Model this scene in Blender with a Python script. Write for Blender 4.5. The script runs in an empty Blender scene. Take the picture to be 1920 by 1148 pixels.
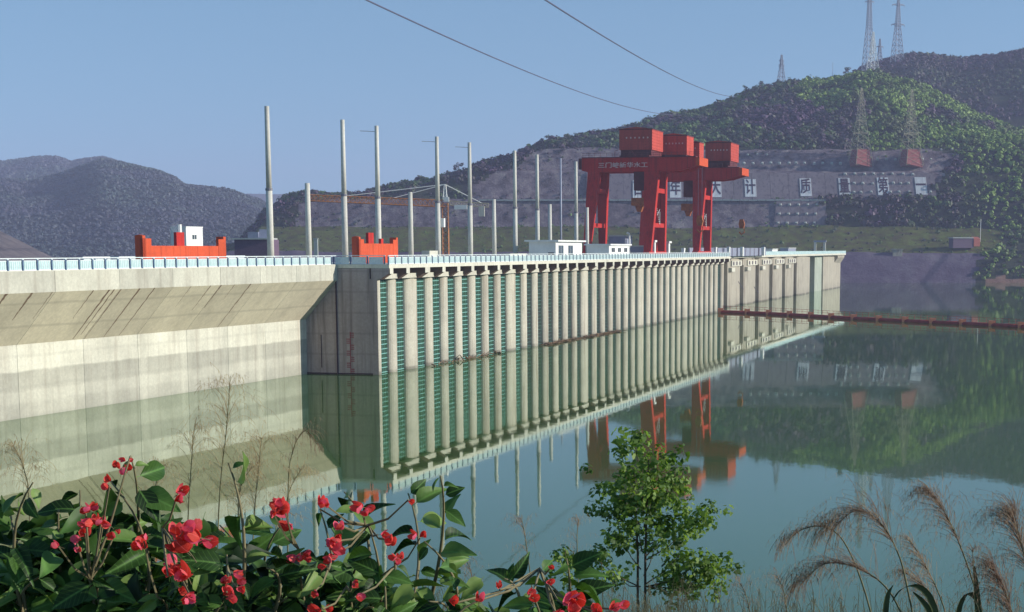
import bpy, math, random
import numpy as np
from mathutils import Vector, Matrix, noise

random.seed(7)
RNG = np.random.default_rng(7)
S = bpy.context.scene
COL = S.collection
R = math.radians

# ------------------------------------------------------------------ camera, sky, sun, exposure
F_PX, PPX, PPY, HZ = 3300.0, 1150.0, 937.0, 467.0        # focal length / principal point / horizon, in px of a 1920 px wide frame
PITCH = math.atan((PPY - HZ) / F_PX)
CAM = Vector((0, 0, 19.1))
cam = bpy.data.cameras.new('camera')
cam.sensor_fit = 'HORIZONTAL'; cam.sensor_width = 36.0
cam.lens = F_PX / 1920 * 36
cam.shift_x = (960 - PPX) / 1920
cam.shift_y = (PPY - 574) / 1920
cam.clip_start = 0.1; cam.clip_end = 20000
camo = bpy.data.objects.new('camera', cam); COL.objects.link(camo)
camo.location = CAM; camo.rotation_euler = (math.pi / 2 - PITCH, 0, 0)
S.camera = camo

# dam axis d (away from the camera) and upstream normal n; the sun stands upstream, a little beyond the wall line
DV = Vector((0.24573, 0.96934, 0)); NV = Vector((0.96934, -0.24573, 0))
sh = (NV + DV * 0.18).normalized()
SUN_EL = R(18)
SDIR = Vector((sh.x * math.cos(SUN_EL), sh.y * math.cos(SUN_EL), math.sin(SUN_EL)))
w = bpy.data.worlds.new('World'); S.world = w; w.use_nodes = True
nt = w.node_tree
bg = nt.nodes['Background']
sky = nt.nodes.new('ShaderNodeTexSky'); sky.sky_type = 'NISHITA'; sky.sun_disc = False
sky.sun_elevation = SUN_EL
sky.sun_rotation = math.atan2(SDIR.x, SDIR.y)
sky.air_density = 1.0; sky.dust_density = 0.25; sky.ozone_density = 3.5; sky.altitude = 300
tc = nt.nodes.new('ShaderNodeTexCoord'); va = nt.nodes.new('ShaderNodeVectorMath'); va.operation = 'ADD'; va.inputs[1].default_value = (0, 0, 0.14)
vn = nt.nodes.new('ShaderNodeVectorMath'); vn.operation = 'NORMALIZE'
nt.links.new(tc.outputs['Generated'], va.inputs[0]); nt.links.new(va.outputs[0], vn.inputs[0]); nt.links.new(vn.outputs[0], sky.inputs[0])
tm = nt.nodes.new('ShaderNodeMix'); tm.data_type = 'RGBA'; tm.blend_type = 'MULTIPLY'; tm.inputs[0].default_value = 1.0; tm.inputs[7].default_value = (0.97, 1.04, 0.95, 1)
nt.links.new(sky.outputs[0], tm.inputs[6]); nt.links.new(tm.outputs[2], bg.inputs[0]); bg.inputs[1].default_value = 0.14
sl = bpy.data.lights.new('sun', 'SUN'); sl.energy = 4.4; sl.angle = R(0.5); sl.color = (1.0, 0.94, 0.84)
so = bpy.data.objects.new('sun', sl); COL.objects.link(so)
so.rotation_euler = (-SDIR).to_track_quat('-Z', 'Y').to_euler(); so.location = (0, 0, 400)
S.view_settings.view_transform = 'Standard'; S.view_settings.look = 'None'
S.view_settings.exposure = 0.35; S.view_settings.gamma = 1.0; S.view_settings.use_curve_mapping = False
S.render.engine = 'CYCLES'
S.cycles.use_denoising = True
S.cycles.volume_bounces = 0; S.cycles.max_bounces = 6; S.cycles.transparent_max_bounces = 8
S.cycles.caustics_reflective = False; S.cycles.caustics_refractive = False

# ------------------------------------------------------------------ pixel <-> world helpers (used once, to survey the place)
_c = Vector((0, math.cos(PITCH), -math.sin(PITCH))); _r = Vector((1, 0, 0)); _u = Vector((0, math.sin(PITCH), math.cos(PITCH)))
def ray(x, y): return _c * F_PX + _r * (x - PPX) + _u * (PPY - y)
def at(x, y, Y): v = ray(x, y); return CAM + v * (Y / v.y)
def atz(x, y, z): v = ray(x, y); return CAM + v * ((z - CAM.z) / v.z)
O = atz(711, 703.4, 0)                                    # upstream corner of the first pier at the waterline
J = atz(550, 705, 0)
DL = ray(2075, HZ).normalized(); DL.z = 0; DL.normalize()
def tn(x, y, n, o=O, d=DV, nn=NV):
    v = ray(x, y); k = ((o + nn * n - CAM).dot(nn)) / v.dot(nn); q = CAM + v * k
    return (q - o).dot(d), q.z
RZ = math.atan2(DV.y, DV.x); RZL = math.atan2(DL.y, DL.x)
def W(t, n, z): q = O + DV * t + NV * n; return Vector((q.x, q.y, z))

# ------------------------------------------------------------------ mesh helpers
class MB:
    def __init__(s): s.v = []; s.f = []; s.m = []
    def add(s, vs, fs, mi=0):
        o = len(s.v); s.v += [tuple(v) for v in vs]; s.f += [tuple(i + o for i in f) for f in fs]; s.m += [mi] * len(fs)
    def box(s, x0, x1, y0, y1, z0, z1, mi=0):
        s.add([(x0, y0, z0), (x1, y0, z0), (x1, y1, z0), (x0, y1, z0), (x0, y0, z1), (x1, y0, z1), (x1, y1, z1), (x0, y1, z1)],
              [(0, 3, 2, 1), (4, 5, 6, 7), (0, 1, 5, 4), (1, 2, 6, 5), (2, 3, 7, 6), (3, 0, 4, 7)], mi)
    def prism(s, poly, x0, x1, mi=0):           # polygon in (y, z) extruded along x
        n = len(poly); a = [(x0, p[0], p[1]) for p in poly]; b = [(x1, p[0], p[1]) for p in poly]
        s.add(a + b, [tuple(range(n - 1, -1, -1)), tuple(range(n, 2 * n))] + [(i, (i + 1) % n, n + (i + 1) % n, n + i) for i in range(n)], mi)
    def vprism(s, poly, z0, z1, mi=0):          # polygon in (x, y) extruded along z
        n = len(poly); a = [(p[0], p[1], z0) for p in poly]; b = [(p[0], p[1], z1) for p in poly]
        s.add(a + b, [tuple(range(n - 1, -1, -1)), tuple(range(n, 2 * n))] + [(i, (i + 1) % n, n + (i + 1) % n, n + i) for i in range(n)], mi)
    def hexa(s, lo, hi, mi=0):                  # two quads joined
        s.add(list(lo) + list(hi), [(3, 2, 1, 0), (4, 5, 6, 7), (0, 1, 5, 4), (1, 2, 6, 5), (2, 3, 7, 6), (3, 0, 4, 7)], mi)
    def tube(s, pts, rad, k=6, mi=0, cap=True):
        pts = [Vector(p) for p in pts]; n = len(pts)
        if not hasattr(rad, '__len__'): rad = [rad] * n
        ref = Vector((0, 0, 1)) if abs((pts[-1] - pts[0]).normalized().z) < 0.9 else Vector((1, 0, 0))
        vs = []; fs = []
        for i, p in enumerate(pts):
            t = (pts[min(i + 1, n - 1)] - pts[max(i - 1, 0)]).normalized()
            a = t.cross(ref).normalized(); b = t.cross(a)
            for j in range(k):
                an = 2 * math.pi * j / k
                vs.append(p + (a * math.cos(an) + b * math.sin(an)) * rad[i])
        for i in range(n - 1):
            for j in range(k):
                fs.append((i * k + j, i * k + (j + 1) % k, (i + 1) * k + (j + 1) % k, (i + 1) * k + j))
        if cap: fs += [tuple(range(k - 1, -1, -1)), tuple((n - 1) * k + j for j in range(k))]
        s.add(vs, fs, mi)
    def mesh(s, name, mats, smooth=False):
        me = bpy.data.meshes.new(name); me.from_pydata(s.v, [], s.f); 
        for m in (mats if isinstance(mats, (list, tuple)) else [mats]): me.materials.append(m)
        me.polygons.foreach_set('material_index', s.m)
        if smooth: me.polygons.foreach_set('use_smooth', [True] * len(s.f))
        me.update(); return me
    def build(s, name, mats, parent=None, smooth=False): return part(name, s.mesh(name, mats, smooth), parent)

def part(name, me, parent=None, loc=None, rot=None, scale=None):
    o = bpy.data.objects.new(name, me); COL.objects.link(o)
    if parent: o.parent = parent
    if loc is not None: o.location = loc
    if rot is not None: o.rotation_euler = rot
    if scale is not None: o.scale = (scale,) * 3 if not hasattr(scale, '__len__') else scale
    return o
def tag(o, label=None, cat=None, group=None, kind=None):
    if label: o['label'] = label
    if cat: o['category'] = cat
    if group: o['group'] = group
    if kind: o['kind'] = kind
    return o
def thing(name, label, cat, loc=(0, 0, 0), rz=0, group=None):
    o = bpy.data.objects.new(name, None); COL.objects.link(o)
    o.location = loc; o.rotation_euler = (0, 0, rz); o.empty_display_size = 0.5
    return tag(o, label, cat, group)
def big_mesh(name, V, F, mats, mi=None, smooth=False):       # numpy: V (n,3), F (m,k)
    me = bpy.data.meshes.new(name); nV, nF, k = len(V), len(F), F.shape[1]
    me.vertices.add(nV); me.vertices.foreach_set('co', np.ascontiguousarray(V, dtype=np.float32).ravel())
    me.loops.add(nF * k); me.loops.foreach_set('vertex_index', np.ascontiguousarray(F, dtype=np.int32).ravel())
    me.polygons.add(nF); me.polygons.foreach_set('loop_start', np.arange(0, nF * k, k, dtype=np.int32))
    me.polygons.foreach_set('loop_total', np.full(nF, k, dtype=np.int32))
    for m in (mats if isinstance(mats, (list, tuple)) else [mats]): me.materials.append(m)
    if mi is not None: me.polygons.foreach_set('material_index', np.ascontiguousarray(mi, dtype=np.int32))
    if smooth: me.polygons.foreach_set('use_smooth', np.ones(nF, dtype=bool))
    me.update(); me.validate(); return me

# ------------------------------------------------------------------ materials
def newmat(name):
    m = bpy.data.materials.new(name); m.use_nodes = True
    return m, m.node_tree, m.node_tree.nodes['Principled BSDF']
def nd(t, typ, **kw):
    n = t.nodes.new(typ)
    for k, v in kw.items(): setattr(n, k, v)
    return n
def ramp(t, fac, stops, interp='LINEAR'):
    r = nd(t, 'ShaderNodeValToRGB'); r.color_ramp.interpolation = interp
    e = r.color_ramp.elements
    while len(e) < len(stops): e.new(0.5)
    for el, (p, c) in zip(e, stops): el.position = p; el.color = (*c, 1) if len(c) == 3 else c
    t.links.new(fac, r.inputs[0]); return r.outputs[0]
def g(v): return (v, v, v)
def nz(t, vec, scale, det=4, rough=0.55, sc=None):
    n = nd(t, 'ShaderNodeTexNoise'); n.inputs['Scale'].default_value = scale; n.inputs['Detail'].default_value = det; n.inputs['Roughness'].default_value = rough
    if sc:
        m = nd(t, 'ShaderNodeMapping'); m.inputs['Scale'].default_value = sc; t.links.new(vec, m.inputs[0]); vec = m.outputs[0]
    t.links.new(vec, n.inputs['Vector']); return n.outputs['Fac']
def mix(t, fac, a, b, mode='MIX'):
    m = nd(t, 'ShaderNodeMix', data_type='RGBA', blend_type=mode)
    for s, v in ((0, fac), (6, a), (7, b)):
        if hasattr(v, 'node'): t.links.new(v, m.inputs[s])
        else: m.inputs[s].default_value = v if s == 0 else (*v, 1)
    return m.outputs[2]
def coord(t, which='Object'): return nd(t, 'ShaderNodeTexCoord').outputs[which]
def bump(t, b, h, strength=0.3, dist=0.1):
    n = nd(t, 'ShaderNodeBump'); n.inputs['Strength'].default_value = strength; n.inputs['Distance'].default_value = dist
    t.links.new(h, n.inputs['Height']); t.links.new(n.outputs[0], b.inputs['Normal'])

def simple(name, c, rough=0.7, var=0.25, scale=2.0, metal=0.0, spec=0.3, bmp=0.0, c2=None):
    m, t, b = newmat(name); v = coord(t)
    f = nz(t, v, scale, 5, 0.6)
    c2 = c2 or tuple(x * (1 - var) for x in c)
    hi = tuple(min(1, x * (1 + var * 0.4)) for x in c)
    t.links.new(ramp(t, f, [(0.3, c2), (0.55, c), (0.75, hi)]), b.inputs['Base Color'])
    b.inputs['Roughness'].default_value = rough; b.inputs['Metallic'].default_value = metal; b.inputs['Specular IOR Level'].default_value = spec
    if bmp: bump(t, b, nz(t, v, scale * 4, 4), bmp, 0.05)
    return m

def concrete(name, base, stain, streak=0.5, band=None, tsc=0.5, bmp=0.25, lift=None):
    """cast concrete: tone patches, vertical run-off streaks, lift lines and (dam face) old waterline bands; local z is height"""
    m, t, b = newmat(name); v = coord(t)
    c = ramp(t, nz(t, v, 0.22, 6, 0.65), [(0.3, tuple(x * 0.8 for x in base)), (0.5, base), (0.72, tuple(min(1, x * 1.12) for x in base))])
    f2 = nz(t, v, 1.0, 5, 0.6, (tsc * 2.2, tsc * 2.2, 0.05))
    c = mix(t, ramp(t, f2, [(0.5, g(0)), (0.68, g(streak))]), c, stain)
    f3 = nz(t, v, 1.0, 4, 0.6, (tsc * 5, tsc * 5, 0.12))
    c = mix(t, ramp(t, f3, [(0.56, g(0)), (0.75, g(streak * 0.5))]), c, tuple(min(1, x * 1.35) for x in base))
    c = mix(t, ramp(t, nz(t, v, 2.5, 6, 0.7), [(0.42, g(0.25)), (0.6, g(0))]), c, tuple(x * 0.55 for x in base))
    oi = nd(t, 'ShaderNodeObjectInfo')
    c = mix(t, 1.0, c, ramp(t, oi.outputs['Random'], [(0, (0.88, 0.87, 0.86)), (0.5, g(0.97)), (1, (1.05, 1.04, 1.02))]), 'MULTIPLY')
    if band:
        sep = nd(t, 'ShaderNodeSeparateXYZ'); t.links.new(v, sep.inputs[0])
        add = nd(t, 'ShaderNodeMath', operation='MULTIPLY_ADD'); t.links.new(nz(t, v, 0.35, 4, 0.6, (0.5, 0.5, 2)), add.inputs[0]); add.inputs[1].default_value = 0.55; t.links.new(sep.outputs[2], add.inputs[2])
        mr = nd(t, 'ShaderNodeMapRange'); t.links.new(add.outputs[0], mr.inputs[0]); mr.inputs[1].default_value = 0.27; mr.inputs[2].default_value = 18.27
        bc = ramp(t, mr.outputs[0], [(z / 18.0, g(k)) for z, k in band], 'LINEAR')
        # white run-off washes partly hide the bands
        c = mix(t, 1.0, c, mix(t, ramp(t, nz(t, v, 1.0, 4, 0.55, (0.22, 0.22, 0.015)), [(0.52, g(0)), (0.66, g(0.7))]), bc, g(1.0)), 'MULTIPLY')
    if lift:
        wv = nd(t, 'ShaderNodeTexWave', wave_type='BANDS', bands_direction='Z'); wv.inputs['Scale'].default_value = lift; wv.inputs['Distortion'].default_value = 0.4
        t.links.new(v, wv.inputs['Vector'])
        c = mix(t, ramp(t, wv.outputs['Fac'], [(0.0, g(0.16 if band else 0.35)), (0.05, g(0))]), c, tuple(x * 0.5 for x in base))
    t.links.new(c, b.inputs['Base Color']); b.inputs['Roughness'].default_value = 0.9; b.inputs['Specular IOR Level'].default_value = 0.2
    bump(t, b, nz(t, v, 3.0, 6, 0.7), bmp, 0.08)
    return m

M = {}
DAMBAND = [(0.0, 0.74), (0.5, 0.80), (1.5, 0.84), (1.9, 0.95), (2.9, 0.96), (3.2, 0.82), (5.0, 0.78), (5.25, 0.78), (5.45, 1.2), (8.2, 1.18), (8.6, 1.0), (17, 1.0)]
WETBAND = [(0.0, 0.42), (0.35, 0.50), (0.6, 0.86), (2.2, 0.92), (3.5, 1.0), (17, 1.0)]
M['dam'] = concrete('dam_concrete', (0.56, 0.545, 0.455), (0.26, 0.21, 0.16), 0.38, DAMBAND, 0.35, lift=0.09)
M['damslope'] = concrete('slope_concrete', (0.62, 0.555, 0.42), (0.24, 0.17, 0.11), 0.12, None, 0.5, lift=0.12)
M['pier'] = concrete('pier_concrete', (0.56, 0.525, 0.43), (0.26, 0.19, 0.14), 0.6, WETBAND, 0.5)
M['white_conc'] = concrete('pale_concrete', (0.66, 0.64, 0.54), (0.36, 0.30, 0.24), 0.3, None, 0.8)
M['wall'] = concrete('shaded_return_concrete', (0.42, 0.35, 0.33), (0.12, 0.085, 0.07), 0.6, None, 0.5, lift=0.1)  # same concrete in a darker tone: the wall's shade is put into its colour
M['spill'] = concrete('spillway_concrete', (0.44, 0.405, 0.33), (0.17, 0.12, 0.09), 0.75, WETBAND, 0.6)
M['greenwash'] = concrete('green_washed_concrete', (0.42, 0.46, 0.38), (0.2, 0.28, 0.22), 0.4, None, 0.6)
M['deck'] = concrete('deck_concrete', (0.40, 0.39, 0.34), (0.25, 0.2, 0.16), 0.2, None, 0.5)
M['soffit'] = simple('shade_brown_soffit', (0.16, 0.10, 0.075), 0.9, 0.3, 0.8)  # dark brown puts the shade below the deck into the corbel colour
M['rack'] = simple('rack_backing', (0.030, 0.085, 0.060), 0.6, 0.5, 0.9, c2=(0.018, 0.075, 0.025))
M['rackfar'] = simple('far_rack_backing', (0.020, 0.050, 0.030), 0.7, 0.5, 0.6, c2=(0.035, 0.028, 0.035))  # darker backing for the farther bays
M['rackbarfar'] = simple('far_rack_bar', (0.07, 0.14, 0.12), 0.6, 0.5, 0.6)  # duller bar colour for the farther bays
M['rackbar'] = simple('rack_bar_paint', (0.20, 0.44, 0.39), 0.5, 0.35, 1.5)
M['railwhite'] = simple('rail_white_paint', (0.72, 0.78, 0.78), 0.5, 0.15, 3)
M['railpanel'] = simple('rail_panel_paint', (0.50, 0.66, 0.66), 0.5, 0.3, 0.9, c2=(0.28, 0.46, 0.46))
M['railpost'] = simple('rail_post_paint', (0.09, 0.14, 0.24), 0.5, 0.3, 3)
M['craneRed'] = concrete('weathered_red_paint', (0.55, 0.035, 0.027), (0.17, 0.028, 0.022), 0.6, None, 0.9, 0.05)
M['houseRed'] = concrete('faded_red_cladding', (0.54, 0.085, 0.062), (0.26, 0.06, 0.05), 0.55, None, 0.8, 0.05)
M['craneDark'] = simple('crane_dark_paint', (0.12, 0.022, 0.025), 0.6, 0.3, 0.8)
M['orange'] = concrete('orange_red_paint', (0.62, 0.095, 0.035), (0.34, 0.07, 0.035), 0.45, None, 0.9, 0.05)
M['hook'] = simple('hook_orange', (0.40, 0.12, 0.03), 0.6, 0.5, 1.2)
M['letter'] = simple('pale_lettering', (0.72, 0.45, 0.42), 0.6, 0.1)
M['pole'] = concrete('pole_concrete', (0.64, 0.62, 0.55), (0.38, 0.35, 0.30), 0.5, None, 1.2, 0.1)
M['poleband'] = simple('pole_clamp', (0.22, 0.21, 0.24), 0.6, 0.2)
M['white'] = simple('white_plaster', (0.76, 0.76, 0.72), 0.8, 0.12, 0.5)
M['glass'] = simple('window_glass', (0.05, 0.06, 0.07), 0.12, 0.3, 1.0, spec=0.6)
M['door'] = simple('dark_door', (0.05, 0.028, 0.045), 0.6, 0.2)
M['gauge'] = simple('gauge_red', (0.30, 0.045, 0.05), 0.7, 0.35, 2)
M['pipe'] = simple('dark_pipe', (0.045, 0.016, 0.018), 0.7, 0.4, 1)
M['boom'] = simple('boom_red', (0.36, 0.045, 0.030), 0.6, 0.35, 0.6)
M['boomjoint'] = simple('boom_orange', (0.75, 0.26, 0.12), 0.6, 0.2)
M['wire'] = simple('cable_metal', (0.10, 0.10, 0.16), 0.6, 0.1)
M['lattice'] = simple('galvanised_steel', (0.36, 0.38, 0.46), 0.5, 0.2, 0.5)
M['latticeW'] = simple('white_steel', (0.78, 0.78, 0.74), 0.5, 0.1, 0.5)
M['latticeG'] = simple('weathered_steel', (0.42, 0.38, 0.26), 0.6, 0.2, 0.5)
M['cranOrange'] = simple('tower_crane_orange', (0.52, 0.20, 0.06), 0.6, 0.3, 0.5)
M['signwhite'] = concrete('sign_white', (0.70, 0.72, 0.72), (0.40, 0.37, 0.40), 0.6, None, 0.5, 0.1)
M['signink'] = simple('sign_ink', (0.055, 0.03, 0.06), 0.9, 0.3, 0.5)
M['shot'] = concrete('shotcrete', (0.215, 0.18, 0.20), (0.08, 0.055, 0.085), 0.8, None, 0.25)
M['anchor'] = simple('anchor_head_concrete', (0.42, 0.45, 0.42), 0.8, 0.15)
M['redroof'] = simple('red_gable', (0.45, 0.13, 0.09), 0.8, 0.2)
M['grayroof'] = simple('grey_roof', (0.45, 0.47, 0.44), 0.7, 0.15)
M['brickdark'] = simple('dark_wall', (0.15, 0.10, 0.15), 0.8, 0.25)
M['drift'] = simple('driftwood', (0.26, 0.17, 0.10), 0.9, 0.4, 2, c2=(0.11, 0.06, 0.035))
M['bark'] = simple('bark', (0.12, 0.09, 0.06), 0.9, 0.35, 6)
M['twig'] = simple('green_brown_twig', (0.20, 0.17, 0.09), 0.8, 0.4, 30)
M['bluewall'] = simple('blue_grey_wall', (0.26, 0.28, 0.36), 0.8, 0.2, 0.6)

def leafmat(name, cols, scale=0.35, rough=0.6, trans=0.0, spec=0.3, attr=True):
    """leaf colours: a per-leaf tint (face attribute) picks the hue, low noise patches shift whole clumps"""
    m, t, b = newmat(name)
    a = nd(t, 'ShaderNodeAttribute', attribute_name='tint'); a.attribute_type = 'GEOMETRY'
    n = len(cols)
    c = ramp(t, a.outputs['Fac'], [(i / max(1, n - 1), cc) for i, cc in enumerate(cols)])
    t.links.new(c, b.inputs['Base Color']); b.inputs['Roughness'].default_value = rough; b.inputs['Specular IOR Level'].default_value = spec
    if trans:
        tr = nd(t, 'ShaderNodeBsdfTranslucent'); t.links.new(mix(t, 1.0, c, (1.6, 1.7, 0.7), 'MULTIPLY'), tr.inputs[0])
        ms = nd(t, 'ShaderNodeMixShader'); ms.inputs[0].default_value = trans
        t.links.new(b.outputs[0], ms.inputs[1]); t.links.new(tr.outputs[0], ms.inputs[2])
        t.links.new(ms.outputs[0], t.nodes['Material Output'].inputs[0])
    return m
M['forest'] = leafmat('forest_leaves', [(0.095, 0.048, 0.105), (0.070, 0.052, 0.068), (0.075, 0.125, 0.038), (0.12, 0.21, 0.05)])  # purple tints put the hill's shaded tone into the leaf colour
M['forestR'] = leafmat('sunlit_forest_leaves', [(0.10, 0.12, 0.05), (0.13, 0.20, 0.042), (0.19, 0.29, 0.055), (0.24, 0.34, 0.07)])  # brighter copy: sunlight on the right flank put into the leaf colour
M['farforest'] = leafmat('far_forest_leaves', [(0.070, 0.062, 0.105), (0.066, 0.080, 0.095), (0.070, 0.115, 0.085)])  # lightened and blued, so part of the haze sits in the leaf colour
M['sapling'] = leafmat('sapling_leaves', [(0.06, 0.11, 0.028), (0.12, 0.20, 0.045), (0.20, 0.30, 0.07), (0.28, 0.37, 0.12)], trans=0.42)
def ground(name, c1, c2, c3, scale=0.08):
    m, t, b = newmat(name); v = coord(t)
    c = ramp(t, nz(t, v, scale, 7, 0.7), [(0.3, c1), (0.5, c2), (0.7, c3)])
    t.links.new(c, b.inputs['Base Color']); b.inputs['Roughness'].default_value = 0.95; b.inputs['Specular IOR Level'].default_value = 0.1
    bump(t, b, nz(t, v, scale * 6, 6, 0.7), 0.6, 1.0); return m
M['soil'] = ground('forest_floor', (0.035, 0.025, 0.04), (0.045, 0.05, 0.035), (0.06, 0.075, 0.035))  # purplish low stop repeats the hill's painted shade tone
M['grassland'] = ground('rough_grass', (0.085, 0.055, 0.045), (0.10, 0.105, 0.030), (0.14, 0.185, 0.040), 0.2)
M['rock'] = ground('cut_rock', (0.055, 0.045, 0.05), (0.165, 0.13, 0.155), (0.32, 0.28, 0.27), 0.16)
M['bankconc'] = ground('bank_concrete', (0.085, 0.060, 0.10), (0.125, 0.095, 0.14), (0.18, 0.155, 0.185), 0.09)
M['redearth'] = ground('red_earth', (0.16, 0.08, 0.06), (0.26, 0.15, 0.11), (0.34, 0.22, 0.17), 0.10)
M['gravel'] = ground('grey_gravel', (0.14, 0.12, 0.14), (0.19, 0.165, 0.18), (0.25, 0.22, 0.22), 0.2)
M['farhill'] = ground('far_hillside', (0.030, 0.028, 0.045), (0.040, 0.045, 0.045), (0.055, 0.07, 0.045), 0.02)
M['bankgrass'] = ground('near_bank_grass', (0.05, 0.04, 0.02), (0.09, 0.075, 0.04), (0.14, 0.12, 0.07), 1.5)

# water: calm green reservoir
m, t, b = newmat('reservoir_water')
v = coord(t); t.nodes.remove(b)
df = nd(t, 'ShaderNodeBsdfDiffuse'); gl = nd(t, 'ShaderNodeBsdfGlossy'); fr = nd(t, 'ShaderNodeFresnel'); ms = nd(t, 'ShaderNodeMixShader'); bp = nd(t, 'ShaderNodeBump')
t.links.new(ramp(t, nz(t, v, 0.012, 3), [(0.35, (0.044, 0.116, 0.006)), (0.65, (0.056, 0.138, 0.008))]), df.inputs[0])
gl.inputs['Color'].default_value = (0.92, 0.97, 0.93, 1); gl.inputs['Roughness'].default_value = 0.022; fr.inputs['IOR'].default_value = 1.62
hh = nd(t, 'ShaderNodeMath', operation='ADD'); t.links.new(nz(t, v, 0.9, 3, 0.5, (1, 0.35, 1)), hh.inputs[0]); t.links.new(nz(t, v, 0.12, 3, 0.5, (1, 0.4, 1)), hh.inputs[1])
t.links.new(ramp(t, nz(t, v, 0.02, 4, 0.6, (1, 0.5, 1)), [(0.4, g(0.014)), (0.65, g(0.045))]), gl.inputs['Roughness'])
bp.inputs['Strength'].default_value = 0.04; bp.inputs['Distance'].default_value = 0.06; t.links.new(hh.outputs[0], bp.inputs['Height'])
t.links.new(bp.outputs[0], gl.inputs['Normal'])
t.links.new(fr.outputs[0], ms.inputs[0]); t.links.new(df.outputs[0], ms.inputs[1]); t.links.new(gl.outputs[0], ms.inputs[2]); t.links.new(ms.outputs[0], t.nodes['Material Output'].inputs[0])
M['water'] = m

# ------------------------------------------------------------------ SETTING: water, ground, hills
def sheet(name, poly, z, mat, label=None):
    mb = MB(); mb.add([(x, y, z) for x, y in poly], [tuple(range(len(poly)))])
    return tag(mb.build(name, mat), label, kind='structure')
def wxy(t, n): q = W(t, n, 0); return (q.x, q.y)
sheet('ground', [(-2880, -70), (1480, -70), (1480, 6380), (-2880, 6380)], -4.0, M['soil'])
sheet('water', [wxy(-330, -19), (-60, -20), (900, -20), (900, 1060), (130, 1060), wxy(700, -19)], 0.0, M['water'])
sheet('valley_floor', [wxy(-330, -30), wxy(700, -30), (100, 1100), (-1500, 1100), (-1500, -100)], 6.0, M['grassland'])

def interp(pts, x):
    xs = [p[0] for p in pts]; return np.interp(x, xs, [p[1] for p in pts])
RIDGE = [(-200, 480), (400, 480), (440, 466), (480, 432), (500, 406), (560, 378), (620, 370), (700, 362), (760, 355), (800, 347), (850, 333), (900, 318), (950, 306), (1000, 289), (1050, 276),
         (1100, 268), (1150, 262), (1200, 248), (1250, 228), (1300, 220), (1330, 211), (1370, 196), (1400, 183), (1430, 174), (1500, 162), (1560, 156), (1600, 149), (1640, 149),
         (1700, 162), (1750, 182), (1800, 206), (1860, 234), (1920, 262), (2100, 330), (2400, 400)]
RY = [(-200, 1100), (440, 1110), (700, 1150), (950, 1210), (1150, 1270), (1370, 1320), (1640, 1350), (1920, 1300), (2400, 1250)]
PROF = [(1003, -6), (1012, 0), (1022, 9), (1032, 17), (1040, 18), (1060, 24), (1078, 31), (1083, 32), (1087, 39), (1092, 48.5), (1097, 49), (1104, 58), (1110, 66), (1115, 67), (1121, 74), (1126, 80), (1140, 83)]
def hill_point(px, v):
    """px: bearing as a pixel column; v 0..1 along the shore profile, 1..2 on to the ridge, 2..3 down behind it"""
    Yr = float(interp(RY, px)); zr = CAM.z + (HZ - float(interp(RIDGE, px))) * Yr / 3334.0
    if v <= 1:
        k = v * (len(PROF) - 1); i = min(int(k), len(PROF) - 2); f = k - i
        Y = PROF[i][0] * (1 - f) + PROF[i + 1][0] * f; z = PROF[i][1] * (1 - f) + PROF[i + 1][1] * f
        zc = zr * 0.93
        if z > zc: z = zc + (z - zc) * 0.02
    elif v <= 2:
        f = v - 1; z0 = min(83, zr * 0.93 + 0.3); Y = 1140 * (1 - f) + max(Yr, 1150) * f
        z = z0 + (zr - z0) * (f ** 0.8)
    else:
        f = v - 2; Y = max(Yr, 1150) + 160 * f; z = zr - 45 * f * f - 8 * f
    X = (px - PPX) * Y / 3334.0
    q = Vector((X * 0.012, Y * 0.012, 1.7))
    amp = 0.35 if v < 0.18 else (1.5 if v <= 1 else 5.0)
    nzv = noise.noise(q * 1.0) * amp + noise.noise(q * 3.1) * amp * 0.5 + noise.noise(q * 12) * amp * 0.45
    if v < 0.19 and px < 1850:
        for g0, g1 in ((1722, 1768),):
            gx = g0 + (g1 - g0) * (z / 17.0); nzv -= 1.0 * math.exp(-((px - gx) / 9.0) ** 2); nzv += 0.4 * math.exp(-((px - gx - 20) / 9.0) ** 2)
    if v > 1.9: nzv *= 0.5
    # spurs and gullies on the upper slope
    if 1 < v < 2: nzv += math.sin((v - 1) * math.pi) * 9 * noise.noise(Vector((px * 0.006, 3.3, 0)))
    return Vector((X, Y, z + nzv))
NPX, NV_ = 300, 78
pxs = np.linspace(380, 2250, NPX); vs_ = np.concatenate([np.linspace(0, 1, 65), np.linspace(1, 2, 32)[1:], np.linspace(2, 3, 14)[1:]])
NV_ = len(vs_)
V = np.array([hill_point(px, v) for v in vs_ for px in pxs]); idx = np.arange(NV_ * NPX).reshape(NV_, NPX)
F = np.stack([idx[:-1, :-1], idx[:-1, 1:], idx[1:, 1:], idx[1:, :-1]], -1).reshape(-1, 4)
HM = ['soil', 'grassland', 'rock', 'bankconc', 'redearth']
def region(px, v):
    j = 14 * noise.noise(Vector((px * 0.02, v * 14, 0)))
    px2 = px + j * 1.4; k = v * (len(PROF) - 1)
    if v > 0.6: k += 1.6 * noise.noise(Vector((px * 0.012, 7.7, 0))) * (v - 0.6) / 0.4
    if v > 1: return 0
    if k < 3.3:
        if px2 + 26 * noise.noise(Vector((px * 0.05, v * 30, 4))) < 1846 - k * 4: return 3
        return 4 if k < 1.3 + 0.8 * noise.noise(Vector((px * 0.03, v * 9, 2))) else 0
    if k < 7.0: return 1 if px2 < 1880 else 0
    if k < 10.0:
        if px2 > 1546 or px2 < 560: return 0
        return 2
    if k < 15.6:
        lim = 885 + (k - 10) * 22
        if lim < px2 < 1752 + (k - 10) * 6: return 2
        return 0
    return 0
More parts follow.
